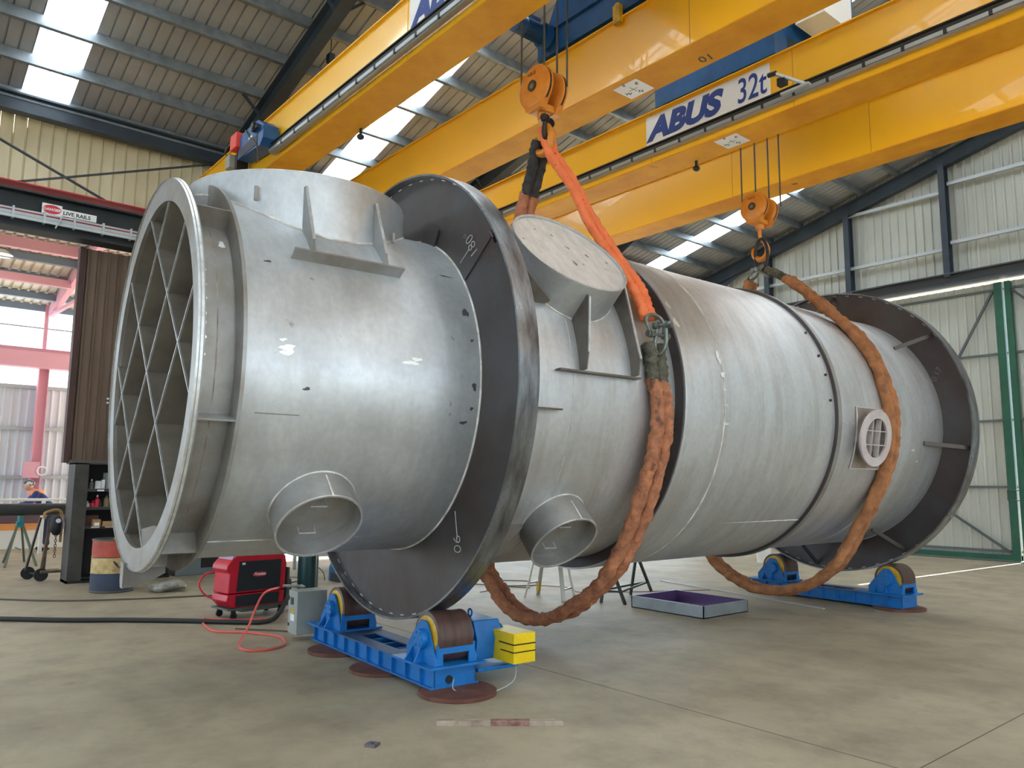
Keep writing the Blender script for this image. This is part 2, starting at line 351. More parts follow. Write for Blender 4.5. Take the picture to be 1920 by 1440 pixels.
# purlins (C sections) and rafters
tn = [0]
def trim(mb, m, label, parent=None, **k):
    tn[0] += 1; o = mb.build('trim_%d' % tn[0], m, parent, **k); return struct(o, label)
pur = [-14.35, -13.45, -12.58, -11.66, -10.76, -9.9, -9.0, -8.1, -7.2, -6.3, -5.4, -4.5, -3.6, -2.7, -1.8, -0.9, 0]
for x in pur:
    z = roofz(x) - 0.005; mb = MB()
    mb.box(x - 0.008, x + 0.008, -13, 19.5, z - 0.2, z); mb.box(x, x + 0.075, -13, 19.5, z - 0.2, z - 0.19); mb.box(x - 0.07, x, -5, 19.5, z - 0.008, z); mb.box(x + 0.067, x + 0.075, -5, 19.5, z - 0.19, z - 0.165)
    trim(mb, GALV, 'galvanised roof purlin')
for y in (-9.8, -4.9, -0.05, 4.87, 9.73, 14.6, 19.3):
    mb = MB()
    for s, xa, xb in ((1, -14.3, 0.5), (1, 0.5, 15.2)):
        a = Vector((xa, y, roofz(xa) - 0.22)); b = Vector((xb, y, roofz(xb) - 0.22)); h = Vector((0, 0, -0.34))
        for off, w in ((Vector((0, 0, 0)), 0.2), (h, 0.2)):
            P = [a + off + Vector((0, -w / 2, 0)), a + off + Vector((0, w / 2, 0)), a + off + Vector((0, w / 2, -0.02)), a + off + Vector((0, -w / 2, -0.02))]
            mb.prism(P, b - a)
        P = [a + Vector((0, -0.01, 0)), a + Vector((0, 0.01, 0)), a + h + Vector((0, 0.01, 0)), a + h + Vector((0, -0.01, 0))]
        mb.prism(P, b - a)
    # haunch at the left knee
    mb.prism([(-14.3, y - 0.01, roofz(-14.3) - 0.5), (-12.2, y - 0.01, roofz(-12.2) - 0.5), (-14.3, y - 0.01, roofz(-14.3) - 1.05)], (0, 0.02, 0))
    trim(mb, BEAM, 'dark blue grey roof rafter')
    if y > 0: 
        mb = MB()
        for x in (-12.58, -9.9, -7.2): mb.bar((x, y - 0.05, roofz(x) - 0.52), (x, y - 0.4, roofz(x) - 0.2), 0.04, 0.04); mb.bar((x, y + 0.05, roofz(x) - 0.52), (x, y + 0.4, roofz(x) - 0.2), 0.04, 0.04)
        if y < 19: trim(mb, BEAM, 'short fly braces from purlin to rafter')
# left wall: columns, eave beam, cream cladding, X brace, runway beam, brown door, far bay
for y in (-0.05, 4.87, 9.73, 14.6, 19.3):
    mb = MB(); x = -14.4
    mb.box(x - 0.15, x - 0.135, y - 0.1, y + 0.1, 0, 7.7).box(x + 0.135, x + 0.15, y - 0.1, y + 0.1, 0, 7.7).box(x - 0.135, x + 0.135, y - 0.008, y + 0.008, 0, 7.7)
    trim(mb, BEAM, 'blue grey steel portal column on the left wall')
wl = ribbed(-13, 19.5, 0.19, 0.035, lambda y, d: ((-14.62 + d, y, 6.12), (-14.62 + d, y, 7.95)), CLADC, 'wall_left', prof=((0, 0), (0.1, 1), (0.2, 0), (0.6, 0))); struct(wl, 'cream ribbed sheeting above the crane runway')
trim(MB().box(-14.4, -14.2, -5, 19.3, 7.5, 7.53).box(-14.4, -14.2, -5, 19.3, 7.79, 7.82).box(-14.31, -14.29, -5, 19.3, 7.53, 7.79), BEAM, 'dark eave beam along the left wall')
trim(MB().box(-14.55, -14.4, -5, 19.3, 7.84, 7.93), mat('eave trim grey', srgb(120, 118, 122), 0.5), 'grey eave purlin')
trim(MB().bar((-14.28, 1.27 - 1.35, 7.53), (-14.28, 4.87, 5.52), 0.02, 0.075, (1, 0, 0)), BEAM, 'dark diagonal wall brace falling to the right')
trim(MB().bar((-14.26, -0.05, 5.74), (-14.26, 4.75, 7.55), 0.02, 0.075, (1, 0, 0)), BEAM, 'dark diagonal wall brace rising to the right')
rb = sthing('trim_90'); rb['label'] = 'dark crane runway beam with red conductor line along the left wall'
MB().box(-14.2, -13.85, -5, 19.2, 6.08, 6.11).box(-14.2, -13.85, -5, 19.2, 5.5, 5.53).box(-14.04, -14.01, -5, 19.2, 5.53, 6.08).build('runway_girder', DKST, rb)
MB().box(-14.05, -14.0, -5, 19.2, 6.11, 6.16).box(-14.2, -13.86, -5, 19.2, 6.205, 6.225).build('runway_rail', REDL, rb)
mb = MB().box(-13.83, -13.78, -5, 19.2, 5.67, 5.72).box(-13.80, -13.76, -5, 19.2, 5.61, 5.66).box(-13.81, -13.77, -5, 19.2, 5.74, 5.765)
mb.build('conductor_rail', GIRT, rb)
mb = MB().box(-13.775, -13.765, -5, 19.2, 5.725, 5.735); mb.build('conductor_strip', REDL, rb)
mb = MB()
for i in range(24): mb.box(-13.85, -13.75, -4 + i * 0.42, -3.97 + i * 0.42, 5.60, 5.79)
mb.build('conductor_bracket', GIRT, rb)
MB().bar((-13.74, 2.05, 5.55), (-13.74, 2.14, 5.78), 0.02, 0.05, (1, 0, 0)).build('junction_cover', GIRT, rb)
# danger sign
t = thing('warning_sign', 'white and red DANGER LIVE RAILS sign on the crane runway beam', 'sign', (-13.86, 2.24, 5.80))
MB().box(0, 0.012, -0.38, -0.10, -0.015, 0.16).box(0, 0.012, -0.10, 0.40, -0.0, 0.115).build('sign_plate', SIGNW, t)
MB().lathe([(0.012, 0.0), (0.016, 0.075)], 32, (0, 0, 0), (1, 0, 0)).xf(Matrix.Translation((0, -0.24, 0.0725)) @ Matrix.Diagonal((1, 1.75, 0.95, 1))).build('danger_oval', mat('sign red', srgb(214, 40, 60), 0.5), t)
text('lettering', 'DANGER', 0.062, SIGNW, t, basis((0.018, -0.365, 0.05), (0, 1, 0), (0, 0, 1)), 0.001, xs=1.0, offset=0.002)
text('lettering', 'LIVE RAILS', 0.085, BLK, t, basis((0.014, -0.085, 0.025), (0, 1, 0), (0, 0, 1)), 0.001, xs=1.02, offset=0.002)
# brown sliding door panel over the opening (rises from the cabinet to the runway)
d1 = sthing('door_1', (-14.45, 2.57, 0)); d1['label'] = 'brown ribbed sheet door beside the opening to the next bay'
ribbed(0, 6.6, 0.16, 0.05, lambda y, d: ((d, y, 1.88), (d, y, 5.5)), CLADB, 'door_sheet', d1, prof=((0, 0), (0.5, 0), (0.56, 1), (0.62, 0.55), (0.76, 0.55), (0.82, 1), (0.88, 0)))
MB().box(-0.1, 0.08, -0.03, 0.05, 1.88, 5.5).build('door_edge', mat('brown edge', srgb(78, 52, 48), 0.6), d1)
MB().box(-0.12, 0.14, 0.05, 6.6, 1.86, 1.93).build('door_rail', mat('dusty rail', srgb(96, 92, 86), 0.6), d1)
mb = MB()
for y, z, r in ((0.68, 4.26, 0.016), (0.68, 4.17, 0.008), (0.56, 2.97, 0.02), (0.56, 2.90, 0.02)):
    mb.cyl((0.055, y, z), (0.062, y, z), r, n=12)
mb.build('hole_light', WHT, d1)  # white discs paint daylight showing through small holes in the sheet
# right-hand and rear walls with open roller doors that let the daylight in (outside the picture)
wr = sthing('wall_right'); wr['label'] = 'ribbed right side wall with an open doorway'
ribbed(-13, -8, 0.2, 0.035, lambda y, d: ((15.1 - d, y, 0), (15.1 - d, y, 7.9)), CLADG, 'wall_sheet', wr)
ribbed(13, 19.5, 0.2, 0.035, lambda y, d: ((15.1 - d, y, 0), (15.1 - d, y, 7.9)), CLADG, 'wall_sheet', wr)
ribbed(-8, 13, 0.2, 0.035, lambda y, d: ((15.1 - d, y, 7.0), (15.1 - d, y, 7.9)), CLADG, 'wall_sheet', wr)
wq = sthing('wall_near'); wq['label'] = 'ribbed end wall behind the viewer with an open doorway'
ribbed(-14.6, -8, 0.2, 0.035, lambda x, d: ((x, -13 + d, 0), (x, -13 + d, roofz(x))), CLADG, 'wall_sheet', wq)
ribbed(8, 15.1, 0.2, 0.035, lambda x, d: ((x, -13 + d, 0), (x, -13 + d, roofz(x))), CLADG, 'wall_sheet', wq)
ribbed(-8, 8, 0.2, 0.035, lambda x, d: ((x, -13 + d, 6.0), (x, -13 + d, roofz(x))), CLADG, 'wall_sheet', wq)
# far bay seen through the opening
wf = sthing('wall_back'); wf['label'] = 'pale ribbed sheet wall of the neighbouring bay'
ribbed(-6, 14, 0.2, 0.04, lambda y, d: ((-26 + d, y, 0), (-26 + d, y, 4.25)), CLADW, 'wall_sheet', wf, prof=((0, 0), (0.7, 0), (0.8, 1), (0.9, 1)))
MB().box(-25.95, -25.85, -6, 14, 1.62, 1.72).box(-25.95, -25.85, -6, 14, 3.0, 3.1).box(-26, -25.9, -6, 14, 4.2, 4.3).build('wall_girt', GIRT, wf)
o = MB().box(-26.02, -26.0, -6, 14, 4.3, 6.72).build('window_9', SKYL); struct(o, 'bright window band above the far bay wall')
o = MB().box(-25.99, -25.95, -6, 14, 5.98, 6.02).build('trim_91', GIRT); struct(o, 'thin glazing bar')
for i, y in enumerate((-1.0, 3.85, 8.8)):
    mb = MB().box(-25.8, -25.55, y - 0.13, y - 0.11, 0, 5.0).box(-25.8, -25.55, y + 0.11, y + 0.13, 0, 5.0).box(-25.69, -25.66, y - 0.11, y + 0.11, 0, 5.0).box(-25.98, -25.9, y - 0.05, y + 0.05, 4.3, 6.7)
    struct(mb.build('trim_%d' % (92 + i), PINK), 'oxide red column of the neighbouring bay')
struct(MB().box(-25.6, -25.2, -6, 14, 4.75, 5.2).box(-25.5, -25.4, -6, 14, 5.2, 5.32).build('trim_95', PINK), 'oxide red crane runway of the neighbouring bay')
r2 = sthing('trim_96'); r2['label'] = 'ribbed roof of the neighbouring bay'
r2z = lambda x: 6.7 + 0.12 * (x + 26)
ribbed(-6, 14, 0.22, 0.04, lambda y, d: ((-26.3, y, r2z(-26.3) + d), (-14.7, y, r2z(-14.7) + d)), mat('pale roof sheet', srgb(226, 220, 205), 0.6), 'roof_sheet', r2)
mb = MB()
for x in (-26, -24.9, -23.4, -22, -20.3, -18.6): mb.box(x - 0.07, x + 0.07, -6, 14, r2z(x) - 0.2, r2z(x) - 0.02)
mb.build('purlin', mat('far purlin', srgb(120, 136, 156), 0.5), r2)
mb = MB()
for y in (-1, 3.95, 8.8):
    a = Vector((-25.9, y, r2z(-26) - 0.2)); b = Vector((-15, y, r2z(-15) - 0.2)); mb.bar(a, b, 0.15, 0.3)
    mb.bar((-25.7, y, 6.4), (-22.5, y, r2z(-22.5) - 0.9), 0.09, 0.09); mb.bar((-25.7, y, r2z(-26) - 1.2), (-15, y, r2z(-15) - 1.2), 0.12, 0.12) if y == 8.8 else None
mb.box(-23.05, -22.9, -6, 3.9, r2z(-23) - 0.42, r2z(-23) - 0.22).box(-21.1, -20.95, -6, 14, 7.0, 7.25)
mb.build('truss', PINK, r2)
for i, (y, z) in enumerate(((1.95, 7.05), (4.35, 6.75))):
    t = thing('bay_lamp', 'white hanging bay lamp near the %s of the neighbouring bay opening' % ('left edge' if i == 0 else 'right edge'), 'lamp', (-22, y + .25, z - .05), group=None)
    MB().lathe([(0.16, 0.03), (0.14, 0.10), (0.0, 0.26)], 24).build('lamp_shade', WHT, t)
    MB().lathe([(0.0, 0.0), (0.0, 0.25)], 24).build('lamp_glass', mat('lit lamp', (1, 1, 1, 1), 0.5, emit=((1, 0.97, 0.9, 1), 8)), t)
# gable wall
GY = 19.5
wg = ribbed(-14.6, 15, 0.2, 0.035, lambda x, d: ((x, GY - d, 6.3), (x, GY - d, roofz(x) + 0.06)), CLADG, 'wall_far', prof=((0, 0), (0.62, 0), (0.7, 1), (0.92, 1))); struct(wg, 'grey ribbed gable sheeting above the doors')
wb = ribbed(-14.6, -12.6, 0.2, 0.035, lambda x, d: ((x, GY - d, 0), (x, GY - d, 6.3)), CLADG, 'wall_end'); struct(wb, 'grey ribbed gable sheeting beside the doors')
trim(MB().box(-12.7, 15, 19.15, 19.45, 6.30, 6.33).box(-12.7, 15, 19.15, 19.45, 6.55, 6.58).box(-12.7, 15, 19.3, 19.32, 6.33, 6.55), mat('header beam', srgb(70, 74, 78), 0.5), 'dark door header beam across the gable')
for x in (-11.75, -9.4, -7.03, -4.6, -2.2):
    trim(MB().box(x - 0.07, x + 0.07, 19.16, 19.18, 6.5, roofz(x) - 0.5).box(x - 0.07, x + 0.07, 19.38, 19.4, 6.5, roofz(x) - 0.5).box(x - 0.008, x + 0.008, 19.18, 19.38, 6.5, roofz(x) - 0.5), BEAM, 'blue grey gable post')
trim(MB().box(-14.2, -7.1, 19.3, 19.38, 7.17, 7.25), GIRT, 'pale horizontal gable rail')
trim(MB().box(-6.96, 14, 19.3, 19.38, 7.3, 7.38), GIRT, 'pale horizontal gable rail right of the post')
trim(MB().box(-9.6, -7.1, 19.3, 19.38, 8.58, 8.66), GIRT, 'upper pale horizontal gable rail')
trim(MB().box(-6.96, 14, 19.3, 19.38, 8.75, 8.83), GIRT, 'upper pale horizontal gable rail right of the post')
def door(n, x0, x1, lab, posts):
    d = sthing('door_%d' % n, (x0, GY, 0)); d['label'] = lab; w = x1 - x0
    ribbed(0, w, 0.2, 0.03, lambda x, dd: ((x, 0.08 - dd, 0.03), (x, 0.08 - dd, 6.25)), CLADG, 'door_sheet', d)
    mb = MB()
    for z in (0.22, 1.62, 3.1, 4.6): mb.box(0, w, -0.02, 0.04, z - 0.025, z + 0.025)
    mb.box(0, w, -0.02, 0.04, 6.05, 6.1); mb.build('door_rail', mat('door rail grey', srgb(92, 100, 98), 0.5), d)
    mb = MB()
    for x in posts: mb.box(x - (0.08 if x > 1 else 0.035), x + 0.08, -0.1, 0.04, 0.03, 6.22)
    mb.box(0, w, -0.08, 0.03, 0.03, 0.14)
    mb.build('door_frame', GREEN, d)
    return d, w
d, w = door(2, -12.6, -6.0, 'grey ribbed sliding gable door left of the green post', (0.08, 6.52))
MB().bar((5.6, -0.03, 4.62), (6.4, -0.03, 6.05), 0.05, 0.05, (0, 1, 0)).bar((4.4, -0.03, 1.6), (6.45, -0.03, 0.15), 0.05, 0.05, (0, 1, 0)).bar((0.2, -0.03, 0.2), (2.6, -0.03, 3.1), 0.05, 0.05, (0, 1, 0)).build('door_brace', mat('door brace', srgb(80, 88, 88), 0.5), d)
d, w = door(3, -5.95, 0.6, 'grey ribbed sliding gable door right of the green post', (0.035, 6.45))
MB().bar((0.15, -0.03, 6.0), (0.9, -0.03, 5.2), 0.05, 0.05, (0, 1, 0)).build('door_brace', MATS['door brace'], d)
mb = MB().tube([(0.02, -0.12, 1.33), (-0.22, -0.12, 1.33), (-0.22, -0.12, 1.55), (0.02, -0.12, 1.55)], 0.012, 8); mb.build('door_handle', MATS['door brace'], d)
door(4, 0.7, 7.6, 'grey ribbed sliding gable door at the far right', (0.08, 6.8))
trim(MB().box(-12.6, 15, 19.45, 20.1, 6.30, 6.33), CLADG, 'added unseen hood outside the gable doors to block sun at the slit')  # unseen hood, added so no sun streak enters above the doors
struct(MB().box(7.6, 15, 19.5, 19.56, 0, 6.3).build('wall_right_end', CLADG), 'grey gable sheeting')
trim(MB().box(-12.6, 8, 19.3, 19.62, 0, 0.02), mat('door track', srgb(82, 88, 80), 0.5), 'steel floor track under the gable doors')

# ================================================================ PRESSURE VESSEL (local: x=u, y=along axis, z up)
VX, VPSI, CZ = -6.378, -0.06312, 2.415
def VW(u, s, z=0):
    c, sn = math.cos(VPSI), math.sin(VPSI); return Vector((VX + u * c - s * sn, u * sn + s * c, z))
ves = thing('pressure_vessel', 'huge grey stainless cylindrical vessel lying on blue rollers', 'industrial vessel', (VX, 0, 0), VPSI)
def vl(prof, name, m, n=160, closed=False, label=None, a0=0, a1=2 * PI, sharp=35):
    return MB().lathe(prof, n, (0, 0, CZ), (0, 1, 0), (1, 0, 0), a0, a1, closed).build(name, m, ves, label=label, sharp=sharp)
def vp(th, r, s):  # point at angle (deg above +u), radius, s
    return Vector((r * math.cos(math.radians(th)), s, CZ + r * math.sin(math.radians(th))))
# lathe angle: d=(0,1,0), x=(1,0,0) -> y = d x x = (0,0,-1): angle t goes downward
vl([(1.623, 1.31), (1.623, 1.48), (1.655, 1.48), (1.655, 1.31)], 'end_flange', STEELR, closed=True, label='flat front end ring')
vl([(1.61, 1.475), (1.645, 1.484)], 'flange_edge', EDGE)
vl([(1.65, 1.325), (1.89, 1.325)], 'end_drum', STEELR)
vl([(1.885, 1.32), (1.885, 1.485), (1.91, 1.485), (1.91, 1.32)], 'stiffener_ring', STEELR, closed=True)
vl([(1.90, 1.34), (1.905, 1.40), (3.765, 1.40)], 'front_shell', STEEL)
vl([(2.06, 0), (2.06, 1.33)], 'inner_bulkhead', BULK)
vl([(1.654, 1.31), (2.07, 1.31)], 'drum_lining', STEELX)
# lattice plates in the front opening
A1 = [1.0, -0.04, -1.09]; A2 = [-0.94, -0.07, 0.775]
for c, sgn in [(c, 1) for c in A1] + [(c, -1) for c in A2]:
    # line u + sgn*z = c within radius 1.305
    dd = abs(c) / math.sqrt(2); h = math.sqrt(max(0.01, 1.305 ** 2 - dd * dd)); m0 = Vector((c / 2, 0, sgn * c / 2)); dr = Vector((1, 0, -sgn)).normalized(); nn = Vector((1, 0, sgn)).normalized() * 0.004
    a = m0 - dr * h; b = m0 + dr * h
    mb = MB(); P = [Vector((p.x, 0, p.z + CZ)) for p in (a - nn, b - nn, b + nn, a + nn)]
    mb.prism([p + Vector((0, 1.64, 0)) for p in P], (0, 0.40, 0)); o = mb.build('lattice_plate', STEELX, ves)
    MB().prism([p + Vector((0, 1.628, 0)) for p in P], (0, 0.012, 0)).build('plate_edge', EDGE, o)
mb = MB()
mb.prism([Vector(p) for p in ((0.20, 1.634, CZ - 1.29), (0.14, 1.634, CZ - 1.165), (0.54, 1.634, CZ - 1.12), (0.68, 1.634, CZ - 1.13), (0.45, 1.634, CZ - 1.24))], (0, 0.01, 0)); mb.build('corner_plate', STEELD, ves)
# gussets between end flange and stiffener
for th in (45, -17, 92, 140, 200, -62, -112, -95):
    a = math.radians(th); P = [vp(th, r, s) for r, s in ((1.32, 1.65), (1.475, 1.65), (1.475, 1.89), (1.32, 1.89))]
    MB().prism(P, Vector((math.sin(a), 0, -math.cos(a))) * 0.012).build('flange_gusset', STEELR, ves)
# front lifting foot under the end ring
MB().prism([(-0.25, 1.60, CZ - 1.44), (-0.25, 1.60, CZ - 1.625), (-0.25, 1.67, CZ - 1.625), (-0.25, 1.80, CZ - 1.585), (-0.25, 1.90, CZ - 1.53), (-0.25, 1.90, CZ - 1.45)], (0.014, 0, 0)).build('foot_web', STEELD, ves)
MB().prism([(-0.36, 1.60, CZ - 1.43), (-0.25, 1.60, CZ - 1.45), (-0.25, 1.60, CZ - 1.63), (-0.33, 1.60, CZ - 1.63), (-0.36, 1.60, CZ - 1.58)], (0, 0.012, 0)).build('foot_plate', STEELR, ves)
# dark support flange rings (annular disc + rolled band)
def flange(s0, shell_r, n):
    d = MB().lathe([(s0 + 0.075, shell_r + 0.005), (s0 + 0.075, 1.985), (s0 + 0.095, 1.985), (s0 + 0.095, shell_r + 0.005)], 160, (0, 0, CZ), (0, 1, 0), (1, 0, 0), closed=True)
    o = d.build('support_flange', DARK, ves, label='dark steel support flange, %s of the two' % n)
    b = MB().lathe([(s0, 1.982), (s0, 2.0), (s0 + 0.18, 2.0), (s0 + 0.18, 1.982)], 160, (0, 0, CZ), (0, 1, 0), (1, 0, 0), closed=True); b.build('rolled_band', DARKB, o)
    mb = MB()
    for i in range(60):
        th = i * 6; a = vp(th, 1.965, s0 + 0.07); c = vp(th + 1.6, 1.965, s0 + 0.07); MB().bar(a, c, 0.006, 0.008).build('tack_weld', WELD, o)
    return o
F1 = flange(3.68, 1.40, 'nearer'); F2 = flange(10.76, 1.60, 'farther')
# radial seam plate and chalk on the near flange
MB().prism([vp(36, 1.42, 3.745), vp(36, 1.95, 3.745), vp(39.2, 1.95, 3.745), vp(40.5, 1.42, 3.745)], (0, 0.01, 0)).build('seam_strip', DARK, F1)
MB().prism([vp(62, 1.40, 3.735), vp(62, 1.55, 3.735), vp(72, 1.58, 3.735), vp(72, 1.40, 3.735)], (0, 0.012, 0)).build('packer_plate', DARK, F1)
mb = MB().tube([vp(33.5, 1.90, 3.74), vp(33.5, 1.94, 3.70), vp(35.5, 1.94, 3.70), vp(35.5, 1.90, 3.74)], 0.012, 8); mb.build('small_lug', DARK, F1)
def chalkmark(body, u, z, size, ang, par, s=3.738):
    M = Matrix.Translation((u, s, CZ + z)) @ Matrix.Rotation(ang, 4, 'Y') @ basis((0, 0, 0), (1, 0, 0), (0, 0, 1))
    text('chalk_mark', body, size, CHALK, par, M, 0.001, shear=0.1, offset=-0.004)
chalkmark('180\u00b0', 1.36, 1.02, 0.15, math.radians(180 + 60) , F1)
chalkmark('90', 1.05, -1.22, 0.15, math.radians(80), F1)
chalkmark('0.17', 1.55, 0.55, 0.11, math.radians(-60), F2, 10.82)
MB().bar(vp(-44, 1.49, 3.74), vp(-48, 1.66, 3.74), 0.005, 0.004).build('chalk_line', CHALK, F1); MB().bar(vp(42.5, 1.47, 3.74), vp(41.5, 1.62, 3.74), 0.004, 0.004).build('chalk_line', CHALK, F1)
# flange stiffener stubs between shell and the far flange
for th in (37.5, -9.5, -58, 85, 130, 175, 220, 262):
    a = math.radians(th); P = [vp(th, 1.60, 10.33), vp(th, 1.625, 10.33), vp(th, 1.97, 10.81), vp(th, 1.60, 10.81)]
    MB().bar(vp(th, 1.61, 10.34), vp(th, 1.94, 10.83), 0.022, 0.05).build('flange_bracket', mat('dull stub', srgb(86, 80, 76), 0.5, 0.5), ves)
# stub on near flange rear side at th=-7, and the strut near nozzle
for th, s1, r1 in ((-7.5, 4.42, 1.60), (26, 4.41, 1.60), (-47, 4.4, 1.6), (80, 4.4, 1.6)):
    a = math.radians(th); P = [vp(th, 1.57, s1), vp(th, r1 + 0.01, s1), vp(th, 1.97, 3.86), vp(th, 1.57, 3.86)]
    MB().prism(P, Vector((math.sin(a), 0, -math.cos(a))) * 0.015).build('flange_bracket', STEELD, ves)
# second, middle and rear shells
vl([(3.775, 1.40), (3.78, 1.575), (5.80, 1.575)], 'second_shell', STEEL2)
vl([(5.79, 1.56), (5.79, 1.69), (5.81, 1.695), (6.36, 1.672), (8.30, 1.652)], 'middle_shell', STEEL2)
vl([(5.775, 1.575), (5.775, 1.675), (5.792, 1.675), (5.792, 1.575)], 'shell_step_ring', DARK, closed=True)
vl([(8.27, 1.6), (8.27, 1.69), (8.335, 1.69), (8.335, 1.6)], 'stiffener_band', STEELR, closed=True)
vl([(8.255, 1.645), (8.255, 1.685), (8.272, 1.685), (8.272, 1.645)], 'band_face', DARK, closed=True)
vl([(8.33, 1.62), (9.20, 1.615), (9.6, 1.605), (10.85, 1.60)], 'rear_shell', STEEL2)
vl([(10.85, 0), (10.85, 1.60)], 'rear_bulkhead', STEELD)
for s, r, rr in ((3.752, 1.402, 0.010), (6.36, 1.6745, 0.007), (1.905, 1.40, 0.008), (9.62, 1.606, 0.004), (4.55, 1.576, 0.003)):
    pts = [vp(i * 2, r, s) for i in range(180)]; MB().tube(pts, rr, 6, closed=True).build('weld_seam', WELD, ves)
for th, s0, s1, r in ((-46, 6.36, 8.26, 1.664), (-62, 1.92, 3.74, 1.401), (-4, 8.34, 9.1, 1.62)):
    MB().tube([vp(th, r, s0), vp(th, r - 0.008, s1)], 0.005, 6).build('weld_seam', WELD, ves)
def blob(th, s, w, h, r, seed, m=POLISH, name='ground_patch'):
    rnd = random.Random(seed); n = 22; ph = [rnd.uniform(0, 6.28) for _ in range(3)]; P = [vp(th, r + 0.001, s)]
    for i in range(n):
        t = 2 * PI * i / n; q = 1 + 0.22 * math.sin(2 * t + ph[0]) + 0.18 * math.sin(3 * t + ph[1]) + 0.10 * math.sin(7 * t + ph[2])
        P.append(vp(th + h / 2 * q * math.sin(t), r, s + w / 2 * q * math.cos(t)))
    MB().add(P, [(0, 1 + i, 1 + (i + 1) % n) for i in range(n)]).build(name, m, ves)
for i, th in enumerate((25, 20, 15.5, 11, 8, 4, -1)): blob(th, 1.685, 0.035, 1.0, 1.327, 80 + i)
blob(36, 1.83, 0.05, 2.4, 1.327, 95)
vl([(1.765, 1.3265), (1.772, 1.3265)], 'seam_stain', mat('brown seam stain', (0.20, 0.15, 0.11, 1), 0.6, 0.2, noise=(9, (0.42, 0.40, 0.37, 1), 0.9)))
DIRT = mat('dark grinding mark', (0.10, 0.095, 0.09, 1), 0.5, 0.4)
for i, q in enumerate(((2.8, 2.20, 0.12, 1.5, 1.4025), (1.4, 2.20, 0.08, 1.6, 1.4025), (4.9, 2.17, 0.05, 0.8, 1.4025), (2.4, 3.13, 0.11, 1.3, 1.4025), (3.6, 3.18, 0.07, 1.3, 1.4025),
        (14, 6.33, 0.05, 4, 1.680), (8, 6.35, 0.07, 1.6, 1.680), (-8, 6.38, 0.07, 1, 1.679), (3, 6.36, 0.04, 0.6, 1.68), (-2, 6.37, 0.04, 0.6, 1.68), (-7, 9.72, 0.1, 2, 1.6095), (24, 5.83, 0.06, 3.4, 1.6995), (31, 5.83, 0.04, 3.0, 1.6995), (-13, 10.1, 0.07, 1.4, 1.6065), (-18, 10.25, 0.05, 1.0, 1.606), (2.5, 5.45, 0.07, 1.2, 1.578), (30, 8.36, 0.06, 4, 1.625), (12, 8.35, 0.05, 2, 1.625))): blob(*q, seed=i)
for i, q in enumerate(((37, 3.58, 0.12, 0.6, 1.4025), (22, 3.66, 0.05, 3.4, 1.4025), (12, 3.68, 0.03, 1.0, 1.4025), (-3, 3.69, 0.04, 2.2, 1.4025), (-10, 3.68, 0.03, 1, 1.4025), (-14.6, 3.62, 0.06, 1.1, 1.4025), (-8, 2.35, 0.05, 0.9, 1.4025), (29, 2.1, 0.05, 0.8, 1.4025))): blob(*q, seed=50 + i, m=DIRT, name='grinding_mark')
vl([(5.92, 1.6955), (5.98, 1.694)], 'heat_stain', mat('heat stain', (0.42, 0.37, 0.33, 1), 0.4, 0.6, noise=(6, (0.52, 0.5, 0.48, 1), 0.9)), n=60, a0=-math.radians(70), a1=math.radians(70)) if False else None
# small dark bracket line marks on front shell
vl([(2.02, 1.402), (2.32, 1.402)], 'scribed_mark', mat('rub mark', (0.26, 0.25, 0.24, 1), 0.5, 0.5), n=2, a0=math.radians(15.3), a1=math.radians(15.6))

def tnoz(s, th, r, D, name, m, lid=None, depth=0.1, din=0.5, wall=0.012, lab=None, n=72):
    """cylindrical nozzle with axis at angle th; D = radius of rim from vessel axis"""
    ax = vp(th, 1, 0) - Vector((0, 0, CZ)); ax.y = 0; base = Vector((0, s, CZ))
    o = MB().lathe([(D - din, r), (D, r), (D, r - wall), (D - din, r - wall)], n, base, ax, (0, 1, 0), closed=False).build(name, m, ves, label=lab)
    MB().lathe([(D - 0.006, r + 0.003), (D + 0.003, r + 0.002), (D + 0.003, r - wall - 0.002), (D - 0.006, r - wall - 0.002)], n, base, ax, (0, 1, 0), closed=True).build('nozzle_rim', EDGE, o)
    if lid: MB().lathe([(D - depth, 0), (D - depth, r - wall)], n, base, ax, (0, 1, 0)).build('nozzle_cover', lid, o)
    return o, ax, base
def rimweld(s0, th0, r, R, par, rr=0.008, only=None):
    """weld bead where the nozzle meets the shell"""
    ax = Vector((math.cos(math.radians(th0)), 0, math.sin(math.radians(th0)))); tt = Vector((-math.sin(math.radians(th0)), 0, math.cos(math.radians(th0))))
    pts = []
    for i in range(72):
        t = 2 * PI * i / 72; b = r * math.cos(t); c = r * math.sin(t)
        if abs(b) > R * 0.995: b = math.copysign(R * 0.995, b)
        h = math.sqrt(R * R - b * b); pts.append(Vector((0, s0 + c, CZ)) + tt * b + ax * h)
    MB().tube(pts, rr, 6, closed=True).build('nozzle_weld', WELD, par)
